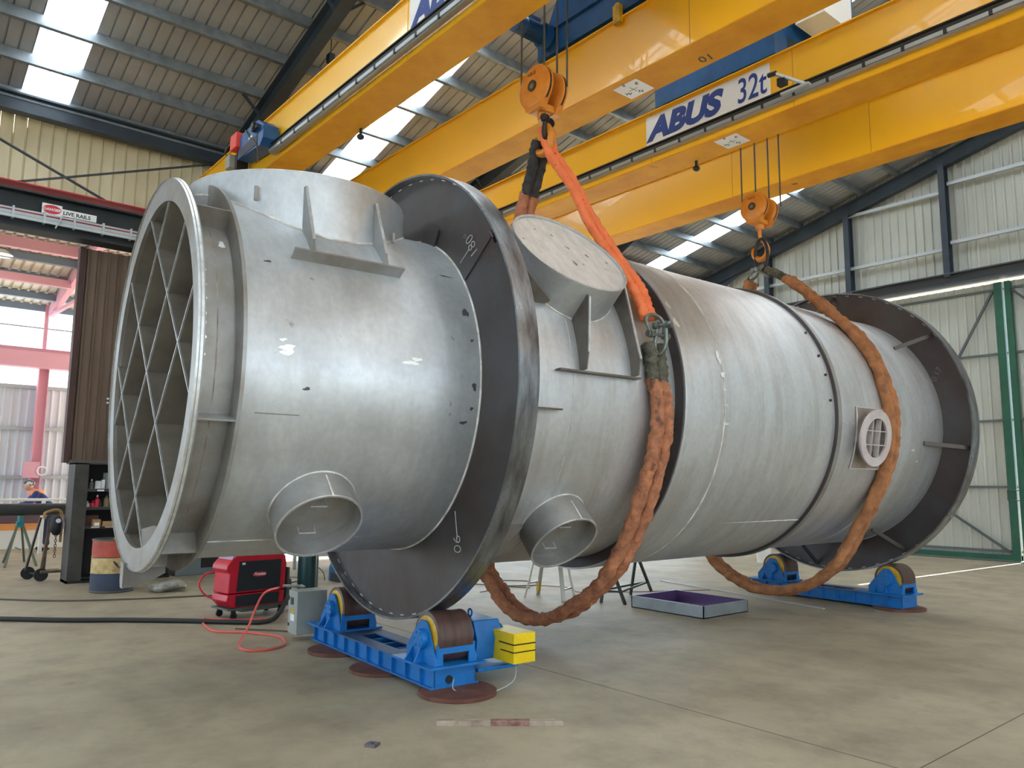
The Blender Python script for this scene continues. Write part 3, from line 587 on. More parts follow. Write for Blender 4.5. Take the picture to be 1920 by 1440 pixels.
# big top nozzle
N1 = MB().lathe([(1.0, 0.90), (1.5, 0.90), (1.5, 0.885), (1.0, 0.885)], 96, (0.08, 2.72, CZ), (0, 0, 1), (1, 0, 0)).build('top_nozzle', STEEL, ves, label='large upright nozzle on top of the front shell')
MB().lathe([(1.494, 0.902), (1.504, 0.902), (1.504, 0.883), (1.494, 0.883)], 96, (0.08, 2.72, CZ), (0, 0, 1), (1, 0, 0), closed=True).build('nozzle_rim', EDGE, N1)
MB().lathe([(1.1, 0), (1.1, 0.89)], 64, (0.08, 2.72, CZ), (0, 0, 1), (1, 0, 0)).build('nozzle_cover', STEELD, N1)
pts = []
for i in range(72):
    t = 2 * PI * i / 72; u = 0.08 + 0.9 * math.cos(t); pts.append((u, 2.72 + 0.9 * math.sin(t), CZ + math.sqrt(max(0.01, 1.405 ** 2 - u * u))))
MB().tube(pts, 0.009, 6, closed=True).build('nozzle_weld', WELD, N1)
for s in (2.44, 3.02):
    uw = 0.08 + math.sqrt(0.81 - (s - 2.72) ** 2)
    P = [(uw, s, CZ + 1.38), (uw + 0.03, s, CZ + 1.38), (1.16, s, CZ + 0.92), (1.215, s, CZ + 0.76), (1.15, s, CZ + 0.79), (uw, s, CZ + 0.95)]
    o = MB().prism(P, (0, 0.014, 0)).build('nozzle_gusset', STEELR, ves); 
    MB().prism([Vector(P[1]) + Vector((0, -0.002, 0)), Vector(P[2]) + Vector((0, -0.002, 0)), Vector(P[2]) + Vector((0.012, -0.002, 0)), Vector(P[1]) + Vector((0.012, -0.002, 0))], (0, 0.018, 0)).build('gusset_edge', EDGE, o)
MB().prism([vp(32.5, 1.40, 2.27), vp(32.5, 1.50, 2.27), vp(31.9, 1.50, 2.27), vp(31.9, 1.40, 2.27)], (0, 0.86, 0)).build('reinforcing_shelf', STEELR, ves, label='flat shelf plate below the top nozzle gussets')
MB().box(0.78, 0.80, 2.12, 2.14, CZ + 1.25, CZ + 1.36).build('nozzle_stud', STEELR, ves)
MB().box(0.86, 0.88, 3.22, 3.24, CZ + 1.12, CZ + 1.20).build('nozzle_stud', STEELR, ves)
# covered side nozzle
N2, ax, base = tnoz(4.72, 42, 0.567, 1.81, 'side_nozzle', STEEL, LID, 0.02, 0.7, 0.016, 'short wide nozzle with pale round cover facing up and right'); rimweld(4.72, 42, 0.567, 1.58, N2)
for s in (4.62, 5.22):
    q = 0.567 ** 2 - (s - 4.72) ** 2; tt = math.sqrt(max(0.01, q))
    axv = Vector((math.cos(math.radians(42)), 0, math.sin(math.radians(42)))); tv = Vector((math.sin(math.radians(42)), 0, -math.cos(math.radians(42)))); c0 = Vector((0, s, CZ))
    a = c0 + tv * tt + axv * 1.74; b = c0 + tv * tt + axv * 1.45
    P = [a, a + tv * 0.03, vp(9, 1.70, s), vp(4.4, 1.66, s), vp(4.2, 1.57, s), vp(15, 1.56, s), b]
    o = MB().prism(P, (0, 0.014, 0)).build('nozzle_gusset', STEELD, ves)
    MB().prism([P[1] + Vector((0, -0.002, 0)), P[2] + Vector((0, -0.002, 0)), P[2] + Vector((0.012, -0.002, 0.003)), P[1] + Vector((0.012, -0.002, 0.003))], (0, 0.018, 0)).build('gusset_edge', EDGE, o)
MB().prism([vp(4.0, 1.57, 4.36), vp(4.0, 1.64, 4.36), vp(3.5, 1.64, 4.36), vp(3.5, 1.57, 4.36)], (0, 0.92, 0)).build('reinforcing_shelf', STEELD, ves, label='narrow shelf plate below the covered nozzle')
for th, s in ((38, 4.24), (62, 5.33)):
    MB().bar(vp(th, 1.76, s + 0.02), vp(th - 0, 1.55, s + 0.02), 0.02, 0.06).build('nozzle_stud', STEELD, ves)
# two open hand-hole nozzles underneath
for s, th, r, D, R, lab in ((2.585, -44.7, 0.308, 1.60, 1.40, 'open round nozzle low on the front shell'), (4.724, -46.3, 0.311, 1.818, 1.575, 'open round nozzle low on the second shell')):
    N, ax, base = tnoz(s, th, r, D, 'hand_hole_nozzle', STEELR, STEELR, 0.13, 0.5, 0.010, lab); rimweld(s, th, r, R, N)
    t2 = Vector((-math.sin(math.radians(th)), 0, math.cos(math.radians(th))))
    for hh in (0.13, -0.14):
        c = base + ax * (D - 0.13) + t2 * hh + Vector((0, -0.03, 0)); y = Vector((0, 1, 0))
        MB().tube([c - y * 0.06, c - y * 0.06 + ax * 0.06, c + y * 0.06 + ax * 0.06, c + y * 0.06], 0.006, 8).build('cover_handle', EDGE, N)
    MB().bar(base + ax * (D - 0.2) + t2 * (r + 0.002), base + ax * D + t2 * (r + 0.002), 0.012, 0.004).build('seam_weld', WELD, N)
# gridded nozzle at the rear
N5, ax, base = tnoz(8.98, -8.8, 0.245, 1.73, 'grid_nozzle', STEELR, STEELX, 0.18, 0.35, 0.008, 'small flanged nozzle with a square bar grid')
PINKW = mat('primed flange', srgb(214, 206, 204), 0.55, 0.2, noise=(5, srgb(196, 176, 174), 0.7))
MB().lathe([(1.715, 0.225), (1.715, 0.325), (1.738, 0.325), (1.738, 0.225)], 64, base, ax, (0, 1, 0), closed=True).build('nozzle_flange', PINKW, N5)
t2 = Vector((-math.sin(math.radians(-8.6)), 0, math.cos(math.radians(-8.6))))
mb = MB()
for q in (-0.08, 0.08):
    h = math.sqrt(0.228 ** 2 - q * q); c = base + ax * 1.70
    mb.bar(c + t2 * q - Vector((0, h, 0)), c + t2 * q + Vector((0, h, 0)), 0.06, 0.010, t2); mb.bar(c + Vector((0, q, 0)) - t2 * h, c + Vector((0, q, 0)) + t2 * h, 0.06, 0.010, (0, 1, 0))
mb.build('grid_bar', PINKW, N5)
pad = MB().lathe([(8.74, 1.618), (8.74, 1.630), (9.34, 1.626), (9.34, 1.612)], 24, (0, 0, CZ), (0, 1, 0), (1, 0, 0), -math.radians(3.0), math.radians(22), closed=True); pad.build('reinforcing_pad', mat('pad plate', (0.42, 0.38, 0.34, 1), 0.5, 0.45, noise=(5, (0.25, 0.2, 0.17, 1), 0.8)), ves)
pts = [vp(3, 1.636, 8.74), vp(3, 1.636, 9.34), vp(-22, 1.636, 9.02), vp(-22, 1.636, 8.42)]
ring = []
for i in range(13): ring.append(vp(3 - 25 * i / 12, 1.633, 8.735))
for i in range(1, 6): ring.append(vp(-22, 1.631, 8.735 + 0.62 * i / 6))
for i in range(13): ring.append(vp(-22 + 25 * i / 12, 1.628, 9.345))
for i in range(1, 6): ring.append(vp(3, 1.630, 9.345 - 0.62 * i / 6))
MB().tube(ring, 0.008, 6, closed=True).build('pad_weld', PINKW, ves)
# studs on near the band
for th in (33, 22, 14, 4): MB().cyl(vp(th, 1.65, 8.17), vp(th, 1.675, 8.17), 0.014, n=10).build('small_stud', DARK, ves)

# ================================================================ SLINGS, LINKS, HOOKS
def wob(seed, amp=0.12):
    rnd = random.Random(seed); ph = [rnd.uniform(0, 6.28) for _ in range(8)]
    def f(i, t):
        return 1 + amp * 0.9 * (abs(math.sin(i * 0.62 + 1.3 * t + ph[5])) + abs(math.sin(i * 0.95 - 1.7 * t + ph[6])) - 1.25) + amp * (0.5 * math.sin(i * 0.9 + ph[0] + 2 * t) + 0.45 * math.sin(i * 1.7 + ph[1] - 3 * t) + 0.35 * math.sin(i * 0.37 + ph[2] + t) + 0.3 * math.sin(i * 2.6 + ph[3] + 5 * t) + 0.22 * math.sin(4.3 * i + ph[4] - 7 * t))
    return f
def strands(path, r, sep, m, name, parent, seed, flat=0.9, amp=0.13, k=12, tw=0.0, side=(0, 1, 0), n=16):
    sp = spline(path, k); mb = MB()
    for q in (-1, 1):
        pts = []
        for i, p in enumerate(sp):
            w = math.sin(i * tw) if tw else 0
            pts.append(p + Vector(side) * (q * sep * (1 + 0.12 * math.sin(i * 0.11 + seed))) + Vector((0.005 * math.sin(i * 0.31 + q), 0, 0.005 * math.cos(i * 0.27 + q * 2))))
        mb.tube(pts, r, n, rf=wob(seed + q, amp), flat=flat, side=side)
    return mb.build(name, m, parent, sharp=80)
def P1(l, s=5.5): return [Vector((u, s, CZ + z)) for u, z in l]
sl = thing('round_sling', 'dirty brown-orange doubled round sling hanging in a loop beneath the near half of the vessel', 'lifting sling', (VX, 0, 0), VPSI)
strands(P1([(1.60, 0.12), (1.66, -0.05), (1.66, -0.32), (1.56, -0.68), (1.35, -1.13), (1.10, -1.53), (0.72, -1.86), (0.28, -2.10), (-0.16, -2.20), (-0.53, -2.14), (-0.80, -1.97), (-1.05, -1.76), (-1.40, -1.25), (-1.66, -0.6), (-1.70, 0), (-1.62, 0.6), (-1.40, 1.1), (-1.0, 1.55), (-0.6, 1.85), (-0.42, 2.08), (-0.27, 2.42)]), 0.064, 0.060, SLINGO, 'sling_body', sl, 3, amp=0.17, n=20)
strands(P1([(1.575, 0.44), (1.60, 0.3), (1.62, 0.10)]), 0.060, 0.060, SLEEVE, 'protective_sleeve', sl, 8, amp=0.2)
strands(P1([(-0.27, 2.40), (-0.16, 2.66), (-0.05, 2.95)]), 0.062, 0.055, mat('dark grey sleeve', srgb(74, 74, 72), 0.9, noise=(10, srgb(40, 40, 40), 0.9), bump=0.8, bscale=25), 'upper_sleeve', sl, 11)
so = thing('round_sling', 'bright orange round sling running from the near hook down to the shackles', 'lifting sling', (VX, 0, 0), VPSI)
strands(P1([(0.03, 3.06), (0.13, 2.76), (0.48, 2.28), (0.77, 1.80), (1.10, 1.36), (1.34, 1.06), (1.46, 0.84), (1.535, 0.68)]), 0.055, 0.05, SLINGB, 'sling_body', so, 21, flat=0.75, amp=0.14)
sf = thing('round_sling', 'dirty orange doubled round sling looped beneath the far end of the vessel', 'lifting sling', (VX, 0, 0), VPSI)
FARS = ((52, 1.70, 9.32), (39.4, 1.68, 9.36), (26.5, 1.67, 9.40), (14, 1.665, 9.41), (3, 1.665, 9.44), (-9, 1.665, 9.46), (-18, 1.67, 9.46), (-33, 1.69, 9.44), (-50, 1.80, 9.43))
fp = P1([(0.44, 1.92), (0.69, 1.70), (0.94, 1.46)], 9.3)
fp += [vp(th, r, sv) for th, r, sv in FARS]
fp += P1([(0.92, -1.78), (0.45, -2.08), (-0.11, -2.18), (-0.54, -2.08), (-0.92, -1.86), (-1.3, -1.4), (-1.66, -0.7), (-1.74, 0), (-1.62, 0.7), (-1.25, 1.22), (-0.7, 1.58), (-0.30, 1.82), (-0.16, 2.02)], 9.35)
strands(fp, 0.066, 0.056, SLINGD, 'sling_body', sf, 33, k=9)
strands(P1([(0.16, 2.10), (0.46, 1.90)], 9.3), 0.058, 0.05, SLEEVE, 'protective_sleeve', sf, 38)
def ushackle(o, top, d, wdir, w=0.05, L=0.17, r=0.016):
    """bow shackle: opening centre top, bow direction d"""
    d = Vector(d).normalized(); wd = Vector(wdir).normalized(); top = Vector(top); pts = []
    pts.append(top + wd * w); 
    for i in range(13):
        t = PI * i / 12; pts.append(top + d * (L * 0.55) + wd * (w * 1.35 * math.cos(t)) + d * (L * 0.45 * math.sin(t)))
    pts.append(top - wd * w)
    MB().tube(pts, r, 12).build('shackle_bow', SHACK, o)
    MB().cyl(top - wd * (w + 0.035), top + wd * (w + 0.035), r * 0.9, n=14).cyl(top + wd * (w + 0.03), top + wd * (w + 0.055), r * 1.7, n=6).cyl(top - wd * (w + 0.045), top - wd * (w + 0.03), r * 1.6, n=16).build('shackle_pin', SHACK, o)
    MB().cyl(top - wd * (w + 0.018), top - wd * (w - 0.012), r * 1.9, n=18).cyl(top + wd * (w - 0.012), top + wd * (w + 0.018), r * 1.9, n=18).build('shackle_eye', SHACK, o)
t = thing('bow_shackle', 'galvanised bow shackle gripping the end of the bright orange sling', 'shackle', (VX, 0, 0), VPSI)
ushackle(t, (1.63, 5.50, CZ + 0.52), (-0.25, 0, 1), (0, 1, 0), 0.085, 0.20, 0.018)
t = thing('bow_shackle', 'galvanised bow shackle gripping the grey-green sleeve of the brown sling', 'shackle', (VX, 0, 0), VPSI)
ushackle(t, (1.68, 5.50, CZ + 0.60), (-0.12, 0, -1), (1, 0.35, 0), 0.04, 0.26, 0.019)
t = thing('bow_shackle', 'dark bow shackle joining the slings to the near crane hook', 'shackle', (VX, 0, 0), VPSI)
ushackle(t, (0.10, 5.46, CZ + 3.13), (-0.1, 0, -1), (0.5, -1, 0), 0.055, 0.22, 0.026)
for c in t.children: c.data.materials[0] = LINKM
t = thing('master_link', 'dark oval master link hanging in the far crane hook', 'lifting link', (VX, 0, 0), VPSI)
pts = [Vector((0.02 + 0.10 * math.cos(a) * (1 - 0.12 * math.sin(a)), 9.33, CZ + 2.36 + 0.22 * math.sin(a))) for a in [i * 2 * PI / 32 for i in range(32)]]
MB().tube(pts, 0.022, 12, closed=True).build('link_ring', LINKM, t)
t = thing('bow_shackle', 'worn bow shackle between the far master link and the sling sleeve', 'shackle', (VX, 0, 0), VPSI)
ushackle(t, (0.02, 9.3, CZ + 2.14), (0.75, 0, -0.6), (0, 1, 0.1), 0.075, 0.22, 0.018)
t = thing('bow_shackle', 'worn bow shackle on the rear side of the far master link', 'shackle', (VX, 0, 0), VPSI)
ushackle(t, (-0.05, 9.3, CZ + 2.14), (-0.6, 0, -0.6), (0, 1, 0.1), 0.06, 0.16, 0.018)

def hookblock(x, y, z, r, gap, hookz, ropetop, lab, ropex):
    t = thing('hook_block', lab, 'crane hook', (x, y, z))
    for i, yy in enumerate((-gap / 2, gap / 2)):
        dz = -0.02 * i
        c = MB(); w = 0.055
        prof = [(-w, 0), (-w, r * 0.80), (-w * 0.6, r), (-w * 0.25, r), (-w * 0.25, 0)]
        for sg in (-1, 1):
            c.lathe([(sg * h, q) for h, q in prof], 40, (0, yy, dz), (0, 1, 0), (1, 0, 0))
        # skirt down towards the crosshead
        c.prism([(-r * 0.75, yy - w * 0.8, dz - r * 0.55), (r * 0.75, yy - w * 0.8, dz - r * 0.55), (r * 0.45, yy - w * 0.8, dz - r * 1.1), (-r * 0.45, yy - w * 0.8, dz - r * 1.1)], (0, 1.6 * w, 0))
        o = c.build('sheave_guard', ORG, t)
        MB().lathe([(-w * 0.2, r * 0.86), (-w * 0.2, r * 0.97), (w * 0.2, r * 0.97), (w * 0.2, r * 0.86)], 40, (0, yy, dz), (0, 1, 0), (1, 0, 0), closed=True).build('sheave', RUBB, o)
        MB().cyl((0, yy - w - 0.012, dz), (0, yy + w + 0.012, dz), r * 0.22, n=20).build('sheave_pin', SHACK, o)
        MB().lathe([(-w - 0.016, r * 0.13), (-w - 0.016, r * 0.26), (-w - 0.003, r * 0.26), (-w - 0.003, r * 0.13)], 24, (0, yy, dz), (0, 1, 0), (1, 0, 0), closed=True).build('pin_ring', DARK, o)
        if i == 0: text('lettering', 'ABUS', r * 0.24, DARK, o, basis((-r * 0.34, yy - w - 0.002, dz + r * 0.52), (1, 0, 0), (0, 0, 1)), 0.0008)
    MB().box(-r * 0.42, r * 0.42, -gap * 0.62, gap * 0.62, -r * 1.15, -r * 0.78).build('crosshead', ORG, t, bevel=0.02)
    MB().cyl((0, 0, -r * 1.15), (0, 0, -r * 1.45), r * 0.3, r * 0.26, n=24).build('swivel_nut', ORG, t)
    # hook shank + curved hook in the x-z plane
    hz = hookz; R = r * 0.52; pts = [(0, 0, -r * 1.4), (0.0, 0, hz + R * 2.0), (R * 0.55, 0, hz + R * 1.25), (R * 0.98, 0, hz + R * 0.4), (R * 0.9, 0, hz - R * 0.45), (R * 0.35, 0, hz - R * 0.95), (-R * 0.35, 0, hz - R * 0.9), (-R * 0.85, 0, hz - R * 0.45), (-R * 1.05, 0, hz + R * 0.2), (-R * 0.95, 0, hz + R * 0.75)]
    sp = spline(pts, 6); N = len(sp)
    def rf(i, t): 
        q = i / (N - 1); return (0.8 if q < 0.2 else 1.0 + 0.35 * math.sin(PI * (q - 0.2) / 0.8)) * (1 if q < 0.85 else 1 - (q - 0.85) * 4)
    MB().tube(sp, r * 0.17, 14, rf=rf, flat=0.8, side=(0, 1, 0)).build('hook', ORG, t)
    for xx, yy in ropex:
        MB().cyl((xx, yy, 0), (xx, yy, ropetop - z), 0.011, n=8).build('wire_rope', ROPE, t)
    return t
hookblock(-6.02, 5.46, 5.93, 0.245, 0.22, -0.60, 7.0, 'orange two sheave hook block on the nearer crane, carrying the bright orange sling', ((-0.25, -0.11), (0.13, -0.11), (0.10, 0.11), (0.24, 0.13)))
hookblock(-5.80, 9.34, 5.44, 0.205, 0.24, -0.62, 7.0, 'orange two sheave hook block on the farther crane, above the dark oval link', ((-0.19, -0.12), (0.03, -0.12), (0.10, 0.10), (0.26, 0.12)))

# ================================================================ OVERHEAD CRANES
def girder(y0, y1, x0, x1, par):
    zb, zt = 6.10, 6.88; m = MB()
    m.box(x0, x1, y0 + 0.035, y0 + 0.045, zb + 0.015, zt - 0.015).box(x0, x1, y1 - 0.045, y1 - 0.035, zb + 0.015, zt - 0.015).box(x0, x0 + 0.01, y0 + 0.045, y1 - 0.045, zb + 0.015, zt - 0.015)
    m.box(x0, x1, y0, y1, zt - 0.015, zt)
    o = m.build('girder', YEL, par)
    MB().box(x0, x1, y0, y1, zb, zb + 0.015).build('bottom_flange', YELSHADE, o)
    for xx in (-6.8, -4.6):
        MB().box(xx, xx + 0.006, y0 + 0.032, y0 + 0.036, zb + 0.02, zt - 0.02).build('joint_line', mat('joint line', srgb(190, 130, 30), 0.5), o)
    MB().box(x0, x1, (y0 + y1) / 2 - 0.03, (y0 + y1) / 2 + 0.03, zt, zt + 0.03).build('crab_rail', YEL, o)
    return o
def festoon(y, x0, x1, par):
    MB().box(x0, x1, y, y + 0.035, 6.20, 6.245).box(x0, x1, y + 0.02, y + 0.09, 6.185, 6.20).build('cable_track', mat('track aluminium', srgb(165, 168, 168), 0.4, 0.6), par)
    MB().box(x0, x1, y + 0.004, y + 0.05, 6.245, 6.285).box(x0, x1, y + 0.0, y + 0.05, 6.31, 6.325).build('track_seal', RUBB, par)
    x = max(x0, -13) + 0.4
    while x < min(x1, 3): MB().box(x, x + 0.035, y - 0.004, y + 0.03, 6.198, 6.247).build('track_clamp', BLK, par); x += 0.42
def abus(par, y, x0, cap=True):
    MB().box(x0, x0 + 1.98, y - 0.006, y, 6.40, 6.82).build('sign_plate', SIGNW, par)
    text('lettering', 'ABUS', 0.42, NAVY, par, basis((x0 + 0.05, y - 0.008, 6.465), (1, 0, 0), (0, 0, 1)), 0.001, shear=0.25, offset=0.024, xs=1.17)
    text('lettering', '32t', 0.46, NAVY, par, basis((x0 + 1.50, y - 0.008, 6.455), (1, 0, 0), (0, 0, 1)), 0.001, shear=0.06, offset=0.004, xs=0.70)
def compass(par, x, y):
    t = MB().box(x - 0.17, x + 0.17, y - 0.16, y + 0.16, 6.094, 6.0995).build('compass_label', SIGNW, par)
    mb = MB().box(x - 0.06, x + 0.06, y - 0.002, y + 0.002, 6.092, 6.094).box(x - 0.002, x + 0.002, y - 0.06, y + 0.06, 6.092, 6.094); mb.build('cross', BLK, t)
    for ch, dx, dy in (('E', 0.10, -0.06), ('S', -0.03, -0.13), ('W', -0.12, 0.06), ('N', 0.02, 0.11)):
        text('lettering', ch, 0.075, BLK, t, Matrix.Translation((x + dx, y + dy, 6.0915)) @ Matrix.Rotation(PI, 4, 'X') @ Matrix.Rotation(math.radians(-35), 4, 'Z'), 0.0005, align='CENTER', offset=0.001)
cA = thing('overhead_crane', 'nearer yellow double-girder overhead crane with blue control box and red cover at its left end', 'overhead crane', (0, 0, 0))
gA1 = girder(4.13, 4.59, -13.7, 12, cA); gA2 = girder(6.18, 6.64, -13.7, 12, cA)
festoon(4.03, -10.2, 12, gA1); abus(gA1, 4.165, -6.75); compass(gA2, -5.545, 6.42)
text('lettering', '10', 0.17, BLK, gA2, Matrix.Translation((-4.60, 6.45, 6.098)) @ Matrix.Rotation(PI, 4, 'X') @ Matrix.Rotation(math.radians(180 - 10), 4, 'Z'), 0.001, align='CENTER')
for g, xa in ((cA, 0),):
    MB().box(-14.15, -13.75, 4.1, 7.4, 6.17, 6.6).build('end_carriage', YEL, g)
    MB().cyl((-13.95, 4.3, 6.22), (-13.85, 4.3, 6.22), 0.1).cyl((-13.95, 7.2, 6.22), (-13.85, 7.2, 6.22), 0.1).build('carriage_wheel', DKST, g)
# control box
bx = MB().prism([(-11.05, 3.9, 6.33), (-10.2, 3.9, 6.27), (-10.1, 3.9, 6.36), (-10.1, 3.9, 6.55), (-10.3, 3.9, 6.68), (-10.95, 3.9, 6.68)], (0, 0.22, 0)).build('control_box', BLUC, cA, label='blue control box on the girder')
MB().box(-10.98, -10.3, 3.893, 3.902, 6.32, 6.46).build('box_panel', mat('deep navy panel', srgb(46, 40, 60), 0.5), bx)
MB().box(-11.24, -10.98, 3.84, 3.98, 6.50, 6.74).build('beacon', mat('red orange cover', srgb(228, 70, 52), 0.45), bx, bevel=0.02)
MB().cyl((-10.32, 3.90, 6.58), (-10.32, 3.82, 6.58), 0.05, n=16).box(-10.4, -10.2, 3.84, 3.9, 6.52, 6.57).build('connector', BLK, bx)
MB().box(-10.62, -10.48, 3.89, 3.899, 6.49, 6.52).build('name_plate', SIGNW, bx)
MB().box(-11.62, -11.44, 3.92, 4.1, 6.36, 6.56).build('terminal_box', GREYP, cA)
MB().box(-11.30, -11.2, 3.95, 4.12, 6.15, 6.5).build('mounting_post', RUBB, cA)
MB().tube(spline([(-11.24, 3.9, 6.62), (-11.42, 3.88, 6.66), (-11.6, 3.9, 6.62), (-11.58, 3.95, 6.55)], 8), 0.01, 8).build('cable_loop', CABG, cA)
MB().tube(spline([(-10.75, 3.89, 6.68), (-10.55, 3.88, 6.5), (-10.3, 3.89, 6.3), (-10.45, 3.98, 6.12)], 8), 0.01, 8).build('cable_loop', CABG, cA)
cB = thing('overhead_crane', 'farther yellow double-girder overhead crane with the fully visible ABUS 32t sign', 'overhead crane', (0, 0, 0))
gB1 = girder(8.20, 8.70, -13.7, 12, cB); gB2 = girder(10.17, 10.66, -13.7, 12, cB)
gB1.parent = cB
festoon(8.10, -12.5, 12, gB1); abus(gB1, 8.235, -6.88); compass(gB1, -5.60, 8.43)
text('lettering', '6', 0.13, BLK, gB2, Matrix.Translation((-5.82, 10.43, 6.098)) @ Matrix.Rotation(PI, 4, 'X') @ Matrix.Rotation(math.radians(60), 4, 'Z'), 0.001)
MB().box(-14.2, -13.75, 7.5, 11.4, 6.16, 6.62).build('end_carriage', YEL, cB)
MB().bar((-4.62, 7.86, 6.42), (-4.34, 8.12, 6.26), 0.03, 0.03).box(-4.66, -4.30, 8.04, 8.1, 6.23, 6.26).build('towing_arm', GIRT, cB)
MB().cyl((-4.70, 7.86, 6.43), (-4.60, 7.86, 6.42), 0.03, n=12).box(-4.63, -4.53, 7.92, 8.0, 6.29, 6.38).build('limit_switch', BLK, cB)
for par, x, y in ((cA, -8.5, 4.45), (cB, -6.3, 8.5)): MB().cyl((x, y + 0.1, 6.0), (x, y + 0.1, 6.1), 0.02, n=8).sphere((x, y + 0.1, 5.99), 0.05, (1, 1, 0.8), 12).build('limit_sensor', BLK, par)
# crabs (trolleys)
tA = thing('crane_trolley', 'blue hoist trolley with ribbed motor on the nearer crane', 'hoist trolley', (0, 0, 0))
MB().box(-6.95, -4.5, 6.20, 6.56, 6.95, 7.24).build('end_beam', BLUC, tA); MB().box(-7.05, -4.5, 4.2, 4.5, 6.95, 7.24).build('end_beam', BLUC, tA)
MB().box(-5.5, -4.5, 4.25, 6.15, 7.1, 7.9).prism([(-6.75, 6.16, 7.24), (-4.5, 6.16, 7.24), (-4.5, 6.16, 7.95), (-6.3, 6.16, 7.95), (-6.55, 6.16, 7.6)], (0, 0.4, 0)).build('body_frame', BLUC, tA)
MB().bar((-6.0, 6.27, 7.15), (-5.9, 6.27, 7.75), 0.03, 0.06).build('cable_cover', BLK, tA)
MTR = Matrix.Translation((-6.72, 5.62, 7.16)) @ Matrix.Rotation(PI / 2, 4, 'Z') @ Matrix.Translation((7.42, -6.42, -7.40))
mb = MB().cyl((-7.42, 6.42, 7.40), (-7.28, 6.42, 7.40), 0.115, n=28).cyl((-7.28, 6.42, 7.40), (-6.98, 6.42, 7.40), 0.10, n=28).cyl((-6.98, 6.42, 7.40), (-6.9, 6.42, 7.40), 0.15, n=28)
for k in range(20):
    a = 2 * PI * k / 20; mb.bar((-7.28, 6.42 + 0.108 * math.cos(a), 7.40 + 0.108 * math.sin(a)), (-6.98, 6.42 + 0.108 * math.cos(a), 7.40 + 0.108 * math.sin(a)), 0.008, 0.02, (0, math.cos(a), math.sin(a)))
mb.box(-7.25, -7.05, 6.36, 6.48, 7.5, 7.56); mb.xf(MTR); mb.build('drive_motor', BLUC, tA)
MB().cyl((-5.3, 4.6, 7.5), (-5.3, 6.2, 7.5), 0.3, n=32).build('rope_drum', DKST, tA)
MB().cyl((-5.55, 6.15, 7.0), (-5.55, 6.25, 7.0), 0.05, n=10).box(-5.6, -5.5, 6.14, 6.2, 6.8, 7.02).build('end_stop', HUB, tA)
tB = thing('crane_trolley', 'blue hoist trolley showing between the ABUS 32t girder and the nearer crane', 'hoist trolley', (0, 0, 0))
MB().box(-6.75, -4.85, 8.28, 8.58, 6.95, 7.28).build('end_beam', BLUC, tB); MB().box(-6.75, -4.85, 10.3, 10.6, 6.95, 7.28).build('end_beam', BLUC, tB)
MB().box(-6.2, -4.85, 8.35, 10.5, 7.28, 7.62).box(-5.2, -4.75, 8.9, 10.2, 7.6, 8.6).box(-6.5, -5.1, 9.3, 10.4, 7.6, 8.1).build('body_frame', BLUC, tB)
MB().box(-5.35, -5.0, 8.3, 8.34, 7.36, 7.6).build('rating_plate', SIGNW, tB)
MB().box(-4.74, -4.35, 8.6, 9.3, 7.4, 7.9).build('electrical_cabinet', WHT, tB)
MB().box(-6.5, -5.6, 8.31, 8.34, 7.36, 7.44).build('trunking', GIRT, tB)
MB().cyl((-5.75, 8.7, 7.7), (-5.75, 10.2, 7.7), 0.28, n=32).build('rope_drum', DKST, tB)

